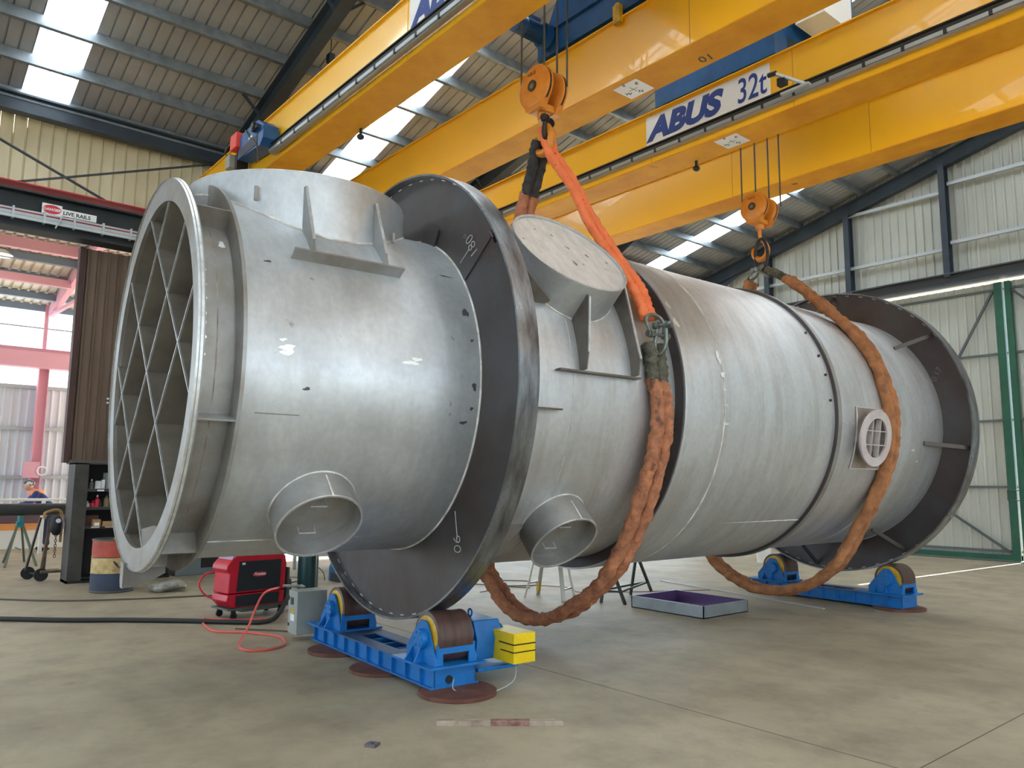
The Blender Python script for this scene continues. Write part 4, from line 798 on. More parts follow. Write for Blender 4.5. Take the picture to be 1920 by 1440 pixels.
# ================================================================ ROLLER STANDS
def rotator(s0, full, lab):
    """s0: front face of the bed in vessel coordinates"""
    p = VW(0, s0); t = thing('roller_stand', lab, 'roller stand', (p.x, p.y, 0.03), VPSI)
    zt = 0.155; L0, L1 = -1.36, 1.04; w = 0.44
    fb = MB().box(L0, L1, 0, w, 0, 0.012).box(L0 + 0.1, L1, 0.03, 0.04, 0.012, zt - 0.012).box(L0 + 0.1, L1, w - 0.04, w - 0.03, 0.012, zt - 0.012)
    x = L0 + 0.1
    while x < L1 - 0.05: fb.box(x, x + 0.01, 0, w, 0.012, zt - 0.012); x += 0.235
    fb.box(L1 - 0.012, L1, 0.03, w - 0.03, 0.012, zt - 0.012)
    bed = fb.build('bed_frame', BLU, t)
    MB().box(L0 + 0.1, L1 + 0.01, 0, 0.14, zt - 0.012, zt).box(L0 + 0.1, L1 + 0.01, w - 0.14, w, zt - 0.012, zt).box(-0.75, -0.5, 0.14, w - 0.14, zt - 0.012, zt).box(0.25, L1, 0.14, w - 0.14, zt - 0.012, zt).box(L0 + 0.1, -0.95, 0.14, w - 0.14, zt - 0.012, zt).build('bed_top_plate', BLUT, t)
    if full: MB().cyl((L1 - 0.001, 0.16, 0.06), (L1 + 0.012, 0.16, 0.06), 0.03, n=14).build('cable_gland', RUBB, t)
    for sx, uc in ((1, 0.86), (-1, -0.90)):
        zc = 0.355; b = bpy.data.objects.new('roller_bracket', None)
        mb = MB(); u0, u1 = (uc - 0.34, uc + 0.24) if sx > 0 else (uc - 0.24, uc + 0.34)
        if sx < 0: u0, u1 = uc - 0.40, uc + 0.20
        mb.box(u0 - 0.03, u1 + 0.0, -0.05, w + 0.03, zt, zt + 0.018)
        for yy in (0.03, w - 0.045):
            mb.prism([(uc - 0.27, yy, zt + 0.018), (uc + 0.19, yy, zt + 0.018), (uc + 0.19, yy, zt + 0.06), (uc + 0.055, yy, zc + 0.11), (uc + 0.02, yy, zc + 0.135), (uc - 0.05, yy, zc + 0.135), (uc - 0.09, yy, zc + 0.10), (uc - 0.27, yy, zt + 0.10)], (0, 0.016, 0))
        mb.box(uc + 0.172, uc + 0.19, 0.045, w - 0.045, zt + 0.10, zt + 0.17); mb.box(uc + 0.172, uc + 0.19, 0.045, 0.10, zt + 0.018, zt + 0.10); mb.box(uc + 0.172, uc + 0.19, w - 0.10, w - 0.045, zt + 0.018, zt + 0.10)
        mb.prism([(uc - 0.02, 0.03, zt + 0.018), (uc - 0.02, -0.045, zt + 0.018), (uc - 0.02, 0.03, zc - 0.04)], (0.012, 0, 0)).prism([(uc - 0.17, 0.03, zt + 0.018), (uc - 0.17, -0.045, zt + 0.018), (uc - 0.17, 0.03, zt + 0.12)], (0.012, 0, 0))
        mb.cyl((uc, 0.03, zc), (uc, -0.02, zc), 0.075, n=28).cyl((uc, w - 0.03, zc), (uc, w + 0.02, zc), 0.075, n=28)
        for k in range(6):
            a = k * PI / 3; mb.cyl((uc + 0.055 * math.cos(a), -0.02, zc + 0.055 * math.sin(a)), (uc + 0.055 * math.cos(a), -0.028, zc + 0.055 * math.sin(a)), 0.009, n=6)
        mb.build('roller_bracket', BLU, t)
        ro = MB().lathe([(0.06, 0.17), (0.065, 0.198), (w - 0.065, 0.198), (w - 0.06, 0.17)], 56, (uc, 0, zc), (0, 1, 0), (1, 0, 0)).build('roller', ROLL, t)
        MB().lathe([(0.062, 0.05), (0.055, 0.15), (0.062, 0.172)], 56, (uc, 0, zc), (0, 1, 0), (1, 0, 0)).lathe([(w - 0.062, 0.172), (w - 0.055, 0.15), (w - 0.062, 0.05)], 56, (uc, 0, zc), (0, 1, 0), (1, 0, 0)).cyl((uc, 0.02, zc), (uc, w - 0.02, zc), 0.045, n=20).build('roller_hub', HUB, ro)
    return t
r1 = rotator(3.57, True, 'blue roller stand beneath the nearer dark flange, with motor and yellow guard')
r2_ = rotator(10.62, False, 'blue roller stand beneath the farther dark flange')
# drive gearbox, motor, guard and control cabinet of the near stand (local y = s-3.57, z local = world-0.03)
gb = MB().prism([(0.42, 0.50, 0.13), (0.90, 0.50, 0.13), (0.92, 0.50, 0.30), (0.86, 0.50, 0.44), (0.52, 0.50, 0.44), (0.42, 0.50, 0.38)], (0, 0.26, 0)).box(0.36, 1.0, 0.46, 0.86, 0.06, 0.09).box(0.45, 0.9, 0.44, 0.5, 0.10, 0.16).cyl((0.8, 0.76, 0.30), (0.8, 0.80, 0.30), 0.10, n=24)
gb.build('gearbox', BLU, r1, bevel=0.008)
MB().tube([Vector((0.66 + 0.028 * math.cos(a), 0.60, 0.475 + 0.03 * math.sin(a))) for a in [i * 2 * PI / 16 for i in range(16)]], 0.008, 8, closed=True).build('eye_bolt', BLU, r1)
yg = MB().box(0.79, 1.185, 0.68, 0.90, 0.13, 0.365).build('motor_guard', BOXY, r1, bevel=0.003, label='yellow box guard with two black slots')
MB().box(0.98, 1.1872, 0.678, 0.69, 0.275, 0.285).box(1.1845, 1.187, 0.678, 0.902, 0.275, 0.285).box(1.0, 1.1872, 0.678, 0.69, 0.215, 0.224).box(1.1845, 1.187, 0.678, 0.902, 0.215, 0.224).build('guard_slot', RUBB, yg)
cb = MB().box(-1.67, -1.43, -0.12, 0.20, 0.03, 0.46).build('control_cabinet', GREYP, r1, bevel=0.006, label='pale grey control cabinet at the left end')
MB().box(-1.60, -1.53, -0.125, -0.119, 0.32, 0.39).box(-1.665, -1.64, -0.13, -0.119, 0.36, 0.40).box(-1.65, -1.63, -0.13, -0.119, 0.10, 0.13).build('cabinet_latch', BLK, cb)
MB().box(-1.60, -1.51, -0.123, -0.119, 0.24, 0.275).build('hazard_label', HUB, cb)
MB().box(-1.60, -1.50, -0.1225, -0.119, 0.16, 0.225).build('info_label', SIGNW, cb)
MB().tube(spline([(1.05, 0.20, 0.06), (1.15, 0.15, -0.0), (1.3, 0.3, -0.02), (1.28, 0.6, 0.03), (1.12, 0.75, 0.13)], 10), 0.004, 6).build('thin_cable', GIRT, r1)
# torch lying on the control cabinet and red hose
# ---- steel packing discs
def disc(x, y, r, lab):
    p = MB().lathe([(0, 0), (0, r), (0.004, r + 0.003), (0.026, r + 0.003), (0.03, r), (0.03, 0)], 64, (0, 0, 0)).build('packing_disc', RUST); p.location = (x, y, 0); tag(p, lab, 'steel plate'); return p
disc(-5.02, 3.68, 0.30, 'round rusty steel plate under the right end of the near roller stand')
disc(-6.02, 3.60, 0.27, 'round rusty steel plate under the middle of the near roller stand')
disc(-6.93, 3.66, 0.28, 'round rusty steel plate under the left end of the near roller stand')
disc(-4.78, 10.72, 0.32, 'round rusty steel plate under the right end of the far roller stand')
disc(-6.7, 10.9, 0.30, 'round rusty steel plate under the left end of the far roller stand')

# ================================================================ THINGS ON THE FLOOR
# timber plank
d = (Vector((-3.916, 3.748, 0)) - Vector((-4.44, 3.086, 0))); L = d.length
pk = MB().prism([(0, 0, 0), (L - 0.0, 0, 0), (L - 0.02, 0.02, 0), (L - 0.06, 0.05, 0), (0.0, 0.05, 0)], (0, 0, 0.034)).build('timber_plank', WOOD, bevel=0.002); pk.location = (-4.44, 3.086, 0); pk.rotation_euler = (0, 0, math.atan2(d.y, d.x)); tag(pk, 'short weathered timber batten with red paint stain lying on the floor', 'wood plank')
MB().box(0.36, 0.62, 0.001, 0.049, 0.0335, 0.0345).box(0.36, 0.62, -0.0008, 0.001, 0.002, 0.032).build('paint_stain', mat('dried red stain', srgb(120, 72, 72), 0.8, noise=(20, srgb(160, 130, 115), 0.9)), pk)
nm = MB(); 
P = [(-0.035, -0.035), (0.035, -0.035), (0.035, 0.035), (-0.035, 0.035)]; Q = [(0.014 * math.cos(a), 0.014 * math.sin(a)) for a in (1.25 * PI, 1.75 * PI, 0.25 * PI, 0.75 * PI)]
for z0, z1 in ((0, 0.018),):
    V0 = [(x, y, z) for z in (z0, z1) for x, y in P] + [(x, y, z) for z in (z0, z1) for x, y in Q]
    F0 = [(i, (i + 1) % 4, 4 + (i + 1) % 4, 4 + i) for i in range(4)] + [(8 + i, 8 + (i + 1) % 4, 12 + (i + 1) % 4, 12 + i) for i in range(4)] + [(4 + i, 4 + (i + 1) % 4, 12 + (i + 1) % 4, 12 + i) for i in range(4)] + [(i, (i + 1) % 4, 8 + (i + 1) % 4, 8 + i) for i in range(4)]
    nm.add(V0, F0)
o = nm.build('square_washer', mat('washer steel', srgb(130, 120, 126), 0.4, 0.7)); o.location = (-4.36, 2.56, 0); o.rotation_euler = (0, 0, 0.55); tag(o, 'small square steel washer with a hole on the foreground floor', 'washer')
# tray
ty = thing('steel_tray', 'shallow open galvanised steel tray lined with purple film under the vessel', 'tray', (-7.03, 7.97, 0))
TR = mat('galvanised tray', srgb(170, 178, 182), 0.35, 0.6, noise=(5, srgb(140, 148, 152), 0.7))
MB().box(0, 1.15, 0, 0.012, 0, 0.15).box(0, 1.15, 0.92, 0.932, 0, 0.15).box(0, 0.012, 0, 0.93, 0, 0.15).box(1.138, 1.15, 0, 0.93, 0, 0.15).box(0, 1.15, 0, 0.93, 0, 0.01).build('tray_shell', TR, ty)
MB().box(0.013, 1.137, 0.013, 0.018, 0.01, 0.148).box(0.013, 1.137, 0.914, 0.919, 0.01, 0.148).box(0.013, 0.018, 0.018, 0.914, 0.01, 0.148).box(1.132, 1.137, 0.018, 0.914, 0.01, 0.148).box(0.013, 1.137, 0.013, 0.919, 0.01, 0.014).build('film_lining', mat('purple blue film', srgb(112, 88, 132), 0.25, 0.3), ty)
# floor bar strip
o = MB().bar((-8.6, 10.5, 0.006), (-5.386, 9.892, 0.006), 0.04, 0.012).build('steel_strip', GIRT); tag(o, 'long thin pale steel strip lying on the floor behind the tray', 'metal strip')
# ladder and trestle behind the vessel
ld = thing('step_ladder', 'pale aluminium step ladder whose legs show below the vessel', 'ladder', (-8.3, 7.72, 0))
top = Vector((0.0, 0.05, 1.05))
for nm_, (x, y) in enumerate(((-0.24, -0.30), (0.35, -0.10), (-0.33, 0.03), (0.18, 0.27))):
    q = Vector((x, y, 0)); tp = Vector((x * 0.35, y * 0.35, 1.0)); MB().bar(q, tp, 0.055, 0.025).build('leg', ALU, ld); 
MB().bar((-0.2, -0.25, 0.2), (-0.285, 0.02, 0.2), 0.03, 0.02).bar((0.31, -0.08, 0.14), (0.17, 0.23, 0.14), 0.03, 0.02).bar((-0.2, -0.24, 0.55), (0.24, -0.06, 0.55), 0.03, 0.06).bar((-0.15, -0.2, 0.8), (0.2, -0.04, 0.8), 0.03, 0.06).build('rung', ALU, ld)
MB().box(-0.12, 0.16, -0.1, 0.12, 0.97, 1.02).build('top_cap', ALU, ld)
MB().box(-0.33, -0.28, 0.0, 0.04, 0.06, 0.2).build('spreader_clip', HUB, ld)
def trestle(x, y, h, m, lab, ft, topd=(0.9, 0.43)):
    t = thing('trestle', lab, 'trestle', (x, y, 0)); tv = Vector((topd[0], topd[1], 0)).normalized()
    for fx, fy, k in ft:
        MB().bar((fx, fy, 0), tv * k * 0.28 + Vector((0, 0, h)), 0.035, 0.035).build('leg', m, t)
    MB().bar(tv * -0.35 + Vector((0, 0, h + 0.02)), tv * 0.35 + Vector((0, 0, h + 0.02)), 0.06, 0.05).build('top_beam', m, t)
    for a, b in ((0, 1), (2, 3), (0, 2), (1, 3)):
        A = Vector((ft[a][0], ft[a][1], 0)); B = Vector((ft[b][0], ft[b][1], 0)); ta = tv * ft[a][2] * 0.28 + Vector((0, 0, h)); tb = tv * ft[b][2] * 0.28 + Vector((0, 0, h))
        MB().bar(A.lerp(ta, 0.25), B.lerp(tb, 0.25), 0.025, 0.025).build('brace', m, t)
    return t
trestle(-7.62, 8.45, 0.62, TRES, 'dark green steel trestle with splayed legs standing behind the steel tray', ((0.08, -0.52, -1), (0.41, -0.40, -1), (-0.2, 0.4, 1), (-0.27, 0.95, 1)), (0.1, 1))
# welder
wd = thing('welding_machine', 'red and black welding power source on a small wheeled trolley', 'welder', (-9.2, 3.42, 0), math.radians(8))
mb = MB()
def cab(mb, x0, x1, y0, y1, z0, z1, c): return mb.prism([(x0, y0 + c, z1), (x0, y1 - 0.03, z1), (x0, y1, z1 - 0.04), (x0, y1, z0), (x0, y0, z0), (x0, y0, z0 + 0.05), (x0, y0 + 0.01, z1 - c * 1.5)], (x1 - x0, 0, 0))
mb.prism([(-0.36, 0.08, 0.73), (-0.36, 0.13, 0.75), (-0.36, 0.66, 0.75), (-0.36, 0.74, 0.70), (-0.36, 0.76, 0.60), (-0.36, 0.75, 0.295), (-0.36, 0.0, 0.295), (-0.36, 0.01, 0.53), (-0.36, -0.03, 0.57), (-0.36, -0.02, 0.62)], (0.36, 0, 0)).build('housing', RED, wd, bevel=0.012)
mb = MB().prism([(-0.36, 0.0, 0.285), (-0.36, 0.75, 0.285), (-0.36, 0.74, 0.13), (-0.36, 0.06, 0.13), (-0.36, -0.02, 0.21)], (0.36, 0, 0)); mb.build('cooler_housing', RED, wd, bevel=0.012)
MB().prism([(0.001, 0.13, 0.66), (0.001, 0.68, 0.66), (0.001, 0.67, 0.315), (0.001, 0.10, 0.315)], (0.006, 0, 0)).prism([(0.001, 0.10, 0.272), (0.001, 0.67, 0.272), (0.001, 0.66, 0.145), (0.001, 0.10, 0.145)], (0.006, 0, 0)).build('side_panel', BLK, wd)
MB().lathe([(0, 0.0), (0.004, 0.06)], 32, (0.008, 0.39, 0.50), (1, 0, 0)).xf(Matrix.Translation((0, 0.39, 0.50)) @ Matrix.Diagonal((1, 1.55, 0.5, 1)) @ Matrix.Translation((0, -0.39, -0.50))).build('logo_oval', RED, wd)
text('lettering', 'Fronius', 0.05, WHT, wd, basis((0.0135, 0.315, 0.487), (0, 1, 0), (0, 0, 1)), 0.0005, shear=0.3, offset=0.001)
MB().box(0.006, 0.009, 0.16, 0.20, 0.62, 0.645).build('small_label', SIGNW, wd)
MB().prism([(-0.34, -0.005, 0.60), (-0.34, 0.07, 0.722), (-0.34, 0.066, 0.728), (-0.34, -0.012, 0.605)], (0.32, 0, 0)).build('display', mat('pale display', srgb(170, 150, 180), 0.4), wd)
MB().box(-0.30, -0.06, 0.18, 0.62, 0.752, 0.775).build('carry_handle', mat('pale red handle', srgb(222, 120, 120), 0.4), wd, bevel=0.01)
tr = MB().box(-0.38, 0.02, 0.0, 0.20, 0.105, 0.127).box(-0.34, -0.02, 0.2, 0.78, 0.07, 0.127).box(-0.36, 0.01, 0.78, 0.80, 0.09, 0.55).build('trolley_base', mat('trolley grey', srgb(80, 90, 84), 0.5), wd)
for x, y in ((-0.0, 0.08), (-0.33, 0.08), (-0.0, 0.70), (-0.33, 0.70)):
    MB().cyl((x - 0.012, y, 0.04), (x + 0.012, y, 0.04), 0.04, n=18).box(x - 0.02, x - 0.014, y - 0.02, y + 0.02, 0.04, 0.105).box(x + 0.014, x + 0.02, y - 0.02, y + 0.02, 0.04, 0.105).build('castor', RUBB, wd)
wd.location.z = 0.0
# gas cylinders
for i, (x, y, lab) in enumerate(((-9.25, 4.42, 'dark green gas cylinder nearest the welding machine'), (-9.52, 4.58, 'dark green gas cylinder partly behind its neighbour'))):
    g = thing('gas_cylinder', lab, 'gas cylinder', (x, y, 0))
    MB().lathe([(0, 0), (0.0, 0.105), (0.02, 0.115), (0.90, 0.115), (0.98, 0.09), (1.02, 0.035), (1.05, 0.03), (1.05, 0)], 32).build('tank', GASG, g)
    MB().cyl((0, 0, 1.05), (0, 0, 1.12), 0.02).build('valve', HUB, g)
# spray bottle
sb = thing('spray_bottle', 'white pressure sprayer with green cap behind the control cabinet', 'spray bottle', (-11.48, 5.56, 0))
MB().lathe([(0, 0), (0, 0.085), (0.02, 0.095), (0.09, 0.092), (0.10, 0.087), (0.18, 0.09), (0.19, 0.085), (0.28, 0.086), (0.31, 0.07), (0.31, 0)], 28).build('tank', mat('milky plastic', srgb(205, 212, 206), 0.4), sb)
MB().lathe([(0.31, 0.075), (0.335, 0.07), (0.35, 0.03), (0.40, 0.025), (0.40, 0)], 24).build('cap', mat('green plastic', srgb(96, 190, 70), 0.4), sb)
MB().tube(spline([(0.02, 0, 0.36), (-0.07, -0.05, 0.40), (-0.14, -0.12, 0.38), (-0.15, -0.13, 0.3)], 6), 0.012, 8).build('spray_nozzle', WHT, sb)
MB().tube(spline([(0.06, 0.06, 0.3), (0.12, 0.14, 0.2), (0.14, 0.16, 0.08)], 6), 0.006, 6).build('strap', RUBB, sb)
# blue pump / red compressor
bp_ = thing('water_pump', 'small blue electric pump on the floor left of the near flange', 'pump', (-11.9, 6.15, 0))
MB().cyl((0, 0, 0.0), (0, 0, 0.22), 0.075, 0.07, n=20).lathe([(0.22, 0.07), (0.28, 0.05), (0.29, 0)], 20).build('motor', mat('pump blue', srgb(34, 104, 150), 0.4), bp_)
MB().box(0.05, 0.35, -0.08, 0.2, 0.0, 0.14).build('pump_body', mat('pump dark', srgb(52, 58, 64), 0.5), bp_, bevel=0.01)
rc = thing('compressor', 'red portable machine on a pale low stand beyond the white sprayer', 'compressor', (-13.4, 6.9, 0))
MB().prism([(-0.3, -0.35, 0.36), (0.3, -0.35, 0.36), (0.3, -0.3, 0.62), (0.1, -0.2, 0.75), (-0.3, -0.2, 0.75)], (0, 0.75, 0)).build('housing', RED, rc, bevel=0.02)
MB().box(-0.4, 0.4, -0.6, 0.7, 0.28, 0.34).box(-0.4, -0.35, -0.6, -0.55, 0, 0.28).box(0.35, 0.4, -0.6, -0.55, 0, 0.28).box(0.35, 0.4, 0.65, 0.7, 0, 0.28).box(-0.4, -0.35, 0.65, 0.7, 0, 0.28).build('stand', GIRT, rc)
# grey cabinet with dark poster behind the vessel at left
gc = thing('tool_chest', 'grey floor cabinet with a dark yellow-streaked panel behind the welding machine', 'cabinet', (-13.9, 4.25, 0))
MB().box(-0.4, 0.0, 0.0, 1.5, 0, 1.0).build('cabinet_body', mat('blue grey enamel', srgb(108, 120, 126), 0.5), gc, bevel=0.01)
MB().box(0.001, 0.008, 0.42, 1.1, 0.42, 0.76).build('poster', mat('dark poster', srgb(18, 18, 28), 0.4, spots=(7, 0.55, srgb(170, 120, 30))), gc)
MB().box(0.001, 0.006, 0.42, 1.2, 0.12, 0.30).build('lower_recess', RUBB, gc)
# hoses on the floor
def floorpath(pts, z): return spline([(x, y, z) for x, y in pts], 10)
o = MB().tube(spline([(-8.02, 3.52, 0.49), (-8.2, 3.42, 0.40), (-8.0, 3.2, 0.12), (-7.75, 3.02, 0.014), (-7.45, 2.97, 0.012), (-7.35, 3.15, 0.012), (-7.5, 3.38, 0.012), (-7.9, 3.48, 0.012), (-8.3, 3.30, 0.012), (-8.55, 3.08, 0.012), (-8.85, 3.08, 0.012), (-9.25, 3.16, 0.012), (-9.42, 3.25, 0.012), (-9.3, 3.34, 0.012), (-9.1, 3.52, 0.012), (-8.95, 3.8, 0.012)], 12), 0.012, 8).build('air_hose', RHOSE); tag(o, 'thin coral red hose looping over the floor to the control cabinet top', 'hose')
o = MB().tube(floorpath([(-11.6, 0.3), (-10.687, 1.386), (-10.2, 1.9), (-9.75, 2.5), (-9.3, 3.0), (-8.95, 3.35), (-8.72, 3.62)], 0.028) + spline([(-8.72, 3.62, 0.028), (-8.72, 3.8, 0.06), (-8.9, 4.02, 0.25), (-9.1, 4.12, 0.42)], 8), 0.027, 10).build('welding_cable', CABB); tag(o, 'thick black welding cable running across the floor to the welding machine', 'cable')
o = MB().tube(floorpath([(-14, 0.3), (-12.55, 1.606), (-11.9, 2.244), (-11.5, 3.1), (-11.16, 4.06), (-10.5, 4.6)], 0.012), 0.011, 8).build('power_cable', CABG); tag(o, 'thin grey cable across the floor in front of the oil drum', 'cable')
o = MB().tube(floorpath([(-8.6, 3.3), (-8.3, 3.55), (-8.1, 3.7)], 0.01), 0.008, 8).build('power_cable', CABG); tag(o, 'short thin cable ending at the foot of the control cabinet', 'cable')
o = MB().tube(floorpath([(-12.6, 4.9), (-12.9, 5.4), (-12.4, 5.9), (-12.0, 5.5), (-11.5, 4.8), (-10.9, 4.6)], 0.02), 0.02, 8).build('coiled_hose', mat('pale grey hose', srgb(160, 160, 150), 0.5)); tag(o, 'pale grey hose lying in front of the grey cabinet', 'hose')
o = MB().tube(floorpath([(-9.3, 7.2), (-9.5, 8.2), (-8.9, 8.6), (-8.4, 8.4), (-8.0, 9.0), (-7.4, 10.2)], 0.008), 0.006, 6).build('power_cable', mat('thin red wire', srgb(150, 90, 86), 0.6)); tag(o, 'thin reddish wire on the floor behind the ladder legs', 'cable')
o = MB().tube(floorpath([(-10.2, 7.6), (-9.6, 8.0), (-9.4, 8.5), (-9.9, 8.6), (-10.2, 8.2), (-9.9, 7.8), (-9.2, 8.1)], 0.01), 0.008, 6).build('power_cable', CABG); tag(o, 'coil of thin dark cable on the floor left of the ladder', 'cable')
o = MB().tube(spline([(-9.56, 3.44, 0.52), (-9.62, 3.30, 0.5), (-9.60, 3.22, 0.38), (-9.57, 3.3, 0.25), (-9.5, 3.42, 0.2)], 8), 0.011, 8).build('coolant_hose', RED); tag(o, 'short red hose curving down the front of the welding machine', 'hose')
t = thing('welding_torch', 'steel tool resting on top of the grey control cabinet', 'hand tool', (-8.0, 3.56, 0.49), 0.6)
MB().cyl((0, 0, 0.018), (0.2, 0.02, 0.018), 0.016, n=12).build('handle', SHACK, t); MB().cyl((0.2, 0.02, 0.018), (0.26, 0.0, 0.018), 0.022, 0.01, n=12).build('tip', SHACK, t)
# bag at the foot of the vessel
b = MB().sphere((0, 0, 0.075), 0.25, (1, 0.7, 0.32), 24)
rnd = random.Random(5); b.v = [(x + 0.03 * math.sin(9 * y + 5 * z), y + 0.03 * math.sin(11 * x), max(0, z + 0.02 * math.sin(14 * x + 8 * y))) for x, y, z in b.v]
o = b.build('plastic_bag', mat('clear crumpled plastic', srgb(168, 166, 156), 0.3, noise=(9, srgb(90, 88, 80), 0.9), bump=0.8, bscale=12, spots=(7, 0.68, srgb(215, 205, 40)))); o.location = (-12.1, 3.6, 0); o.rotation_euler = (0, 0, 0.8); tag(o, 'crumpled plastic bag on the floor beside the oil drum', 'bag')
# oil drum
dr = thing('oil_drum', 'battered steel oil drum painted red, cream and blue', 'oil drum', (-12.62, 2.98, 0))
def drumpart(z0, z1, name, m, extra=None):
    pr = [(z0, 0.288), ((z0 + z1) / 2, 0.29), (z1, 0.288)] if not extra else extra
    MB().lathe(pr, 48).build(name, m, dr)
drumpart(0.50, 0.74, 'red_band', mat('drum red', srgb(192, 84, 66), 0.6, noise=(5, srgb(150, 60, 50), 0.8), spots=(5, 0.7, srgb(70, 60, 55))))
drumpart(0.27, 0.50, 'cream_band', mat('drum cream', srgb(212, 186, 130), 0.6, noise=(8, srgb(160, 130, 80), 0.9)))
drumpart(0.0, 0.27, 'blue_band', mat('drum blue', srgb(52, 66, 92), 0.6, noise=(5, srgb(44, 50, 62), 0.8)))
MB().lathe([(0.72, 0.0), (0.72, 0.28), (0.755, 0.283), (0.755, 0.296), (0.735, 0.298)], 48).lathe([(0.0, 0.0), (0.0, 0.292), (0.02, 0.296), (0.03, 0.289)], 48).build('drum_rim', mat('drum rim', srgb(84, 84, 78), 0.5, 0.3), dr)
MB().tube([Vector((0.292 * math.cos(a), 0.292 * math.sin(a), 0.5)) for a in [i * PI / 24 for i in range(48)]], 0.006, 6, closed=True).tube([Vector((0.292 * math.cos(a), 0.292 * math.sin(a), 0.27)) for a in [i * PI / 24 for i in range(48)]], 0.006, 6, closed=True).build('drum_hoop', MATS['drum rim'], dr)
fc = math.atan2(-2.98, 12.62) + 0.28
def onD(a, z): return Vector((0.2945 * math.cos(fc + a), 0.2945 * math.sin(fc + a), z))
mb = MB()
for sg in (-1, 1):
    pts = [onD(sg * 0.02, 0.375), onD(sg * 0.10, 0.42), onD(sg * 0.26, 0.455), onD(sg * 0.30, 0.445), onD(sg * 0.16, 0.385), onD(sg * 0.0, 0.345)]
    mb.prism(pts, onD(0, 0) * 0.01)
mb.build('wing_emblem', mat('emblem dark', srgb(56, 50, 60), 0.6), dr)
text('lettering', 'Valvoline', 0.042, MATS['emblem dark'], dr, basis(onD(-0.32, 0.305) + onD(0, 0).normalized() * 0.004, onD(0.3, 0) - onD(-0.3, 0), (0, 0, 1)), 0.0005)
MB().cyl((0.2, -0.05, 0.755), (0.2, -0.05, 0.78), 0.02, 0.008).build('bung', CARD, dr)
# shelving cabinet
cbn = thing('shelving_cabinet', 'dark open steel shelving cabinet against the brown sheet door', 'shelving', (-14.25, 2.62, 0))
DKC = mat('dark cabinet paint', srgb(74, 72, 68), 0.5, 0.2, noise=(4, srgb(52, 50, 48), 0.8)); INN = mat('cabinet interior', srgb(34, 34, 38), 0.6)
MB().box(-0.08, 0.40, 0.0, 0.02, 0.0, 1.87).box(0.36, 0.40, 0.02, 0.20, 0.04, 1.87).box(-0.08, 0.40, 1.5, 1.52, 0.0, 1.87).box(-0.08, 0.40, 0.0, 1.52, 1.85, 1.87).build('side_panel', DKC, cbn)
MB().box(-0.08, -0.06, 0.02, 1.5, 0.05, 1.85).box(-0.06, 0.38, 0.2, 1.5, 0.06, 0.08).build('back_panel', INN, cbn)
for z in (0.88, 1.18, 1.47): MB().box(-0.06, 0.34, 0.02, 1.5, z - 0.03, z - 0.01).box(0.34, 0.35, 0.02, 1.5, z - 0.05, z - 0.005).build('shelf', DKC, cbn)
MB().box(0.351, 0.354, 0.35, 0.45, 1.425, 1.45).box(0.351, 0.354, 0.30, 0.42, 0.845, 0.865).box(0.351, 0.354, 0.5, 0.65, 0.845, 0.865).build('shelf_label', SIGNW, cbn)
MB().box(-0.08, 0.40, 0.0, 1.52, 0.0, 0.04).build('plinth', RUBB, cbn)
def bottle(x, y, z, r, h, m, lab, cap=WHT, cat='bottle', neck=0.35):
    t = thing('bottle', lab, cat, (x, y, z))
    MB().lathe([(0, 0), (0, r), (h * 0.6, r), (h * 0.74, r * neck), (h * 0.84, r * neck), (h * 0.84, 0)], 20).build('bottle_body', m, t)
    MB().lathe([(h * 0.82, 0), (h * 0.82, r * (neck + 0.1)), (h * 0.9, r * (neck + 0.05)), (h, r * 0.1), (h, 0)], 16).build('cap', cap, t); return t
zs = 1.17; X = -14.0
bottle(X, 3.00, zs, 0.035, 0.20, mat('red liquid', srgb(200, 40, 66), 0.4), 'tall red bottle with pale nozzle on the middle shelf')
bottle(X, 2.94, zs, 0.04, 0.11, MATS['red liquid'], 'short red pot left of the tall red bottle', RED)
bottle(X, 3.05, zs, 0.03, 0.13, BLK, 'small black bottle with pale label right of the red bottle', BLK)
bottle(X, 3.14, zs, 0.045, 0.22, mat('brown glue', srgb(132, 112, 78), 0.5), 'brown bottle with dark cap on the middle shelf', BLK)
bottle(X, 3.25, zs, 0.032, 0.22, WHT, 'slim white bottle at the right of the middle shelf')
bottle(X, 2.86, zs, 0.035, 0.10, WHT, 'small white pot at the left of the middle shelf')
bottle(X, 2.90, 1.46, 0.03, 0.16, mat('clear grey', srgb(110, 116, 118), 0.3), 'grey clear bottle at the left of the top shelf')
t = tag(MB().lathe([(0, 0), (0, 0.055), (0.12, 0.05), (0.13, 0.03), (0.13, 0)], 20).build('mug', WHT), 'white tub on the top shelf', 'tub'); t.location = (X, 3.0, 1.46)
t = tag(MB().lathe([(0, 0), (0, 0.03), (0.15, 0.03), (0.15, 0)], 16).build('tin', WHT), 'narrow white tin beside the white tub on the top shelf', 'tin'); t.location = (X, 3.07, 1.46)
t = tag(MB().box(-0.12, 0.08, 0, 0.20, 0, 0.26).build('carton', mat('pale carton', srgb(165, 168, 164), 0.6), bevel=0.004), 'pale grey upright box on the top shelf', 'box'); t.location = (X, 3.12, 1.46); t.rotation_euler = (0, 0, 0.3)
t = tag(MB().box(-0.16, 0.06, 0, 0.32, 0, 0.17).build('carton', mat('dark brown carton', srgb(92, 66, 56), 0.8), bevel=0.004), 'dark brown carton at the back of the lower shelf', 'box'); t.location = (X - 0.05, 2.72, 0.87)
t = thing('carton', 'small open cardboard box with white label on the lower shelf', 'box', (X + 0.1, 2.93, 0.87)); MB().box(-0.1, 0.06, 0, 0.11, 0, 0.11).build('box_body', CARD, t); MB().box(0.061, 0.063, 0.02, 0.09, 0.01, 0.06).build('label_patch', SIGNW, t)
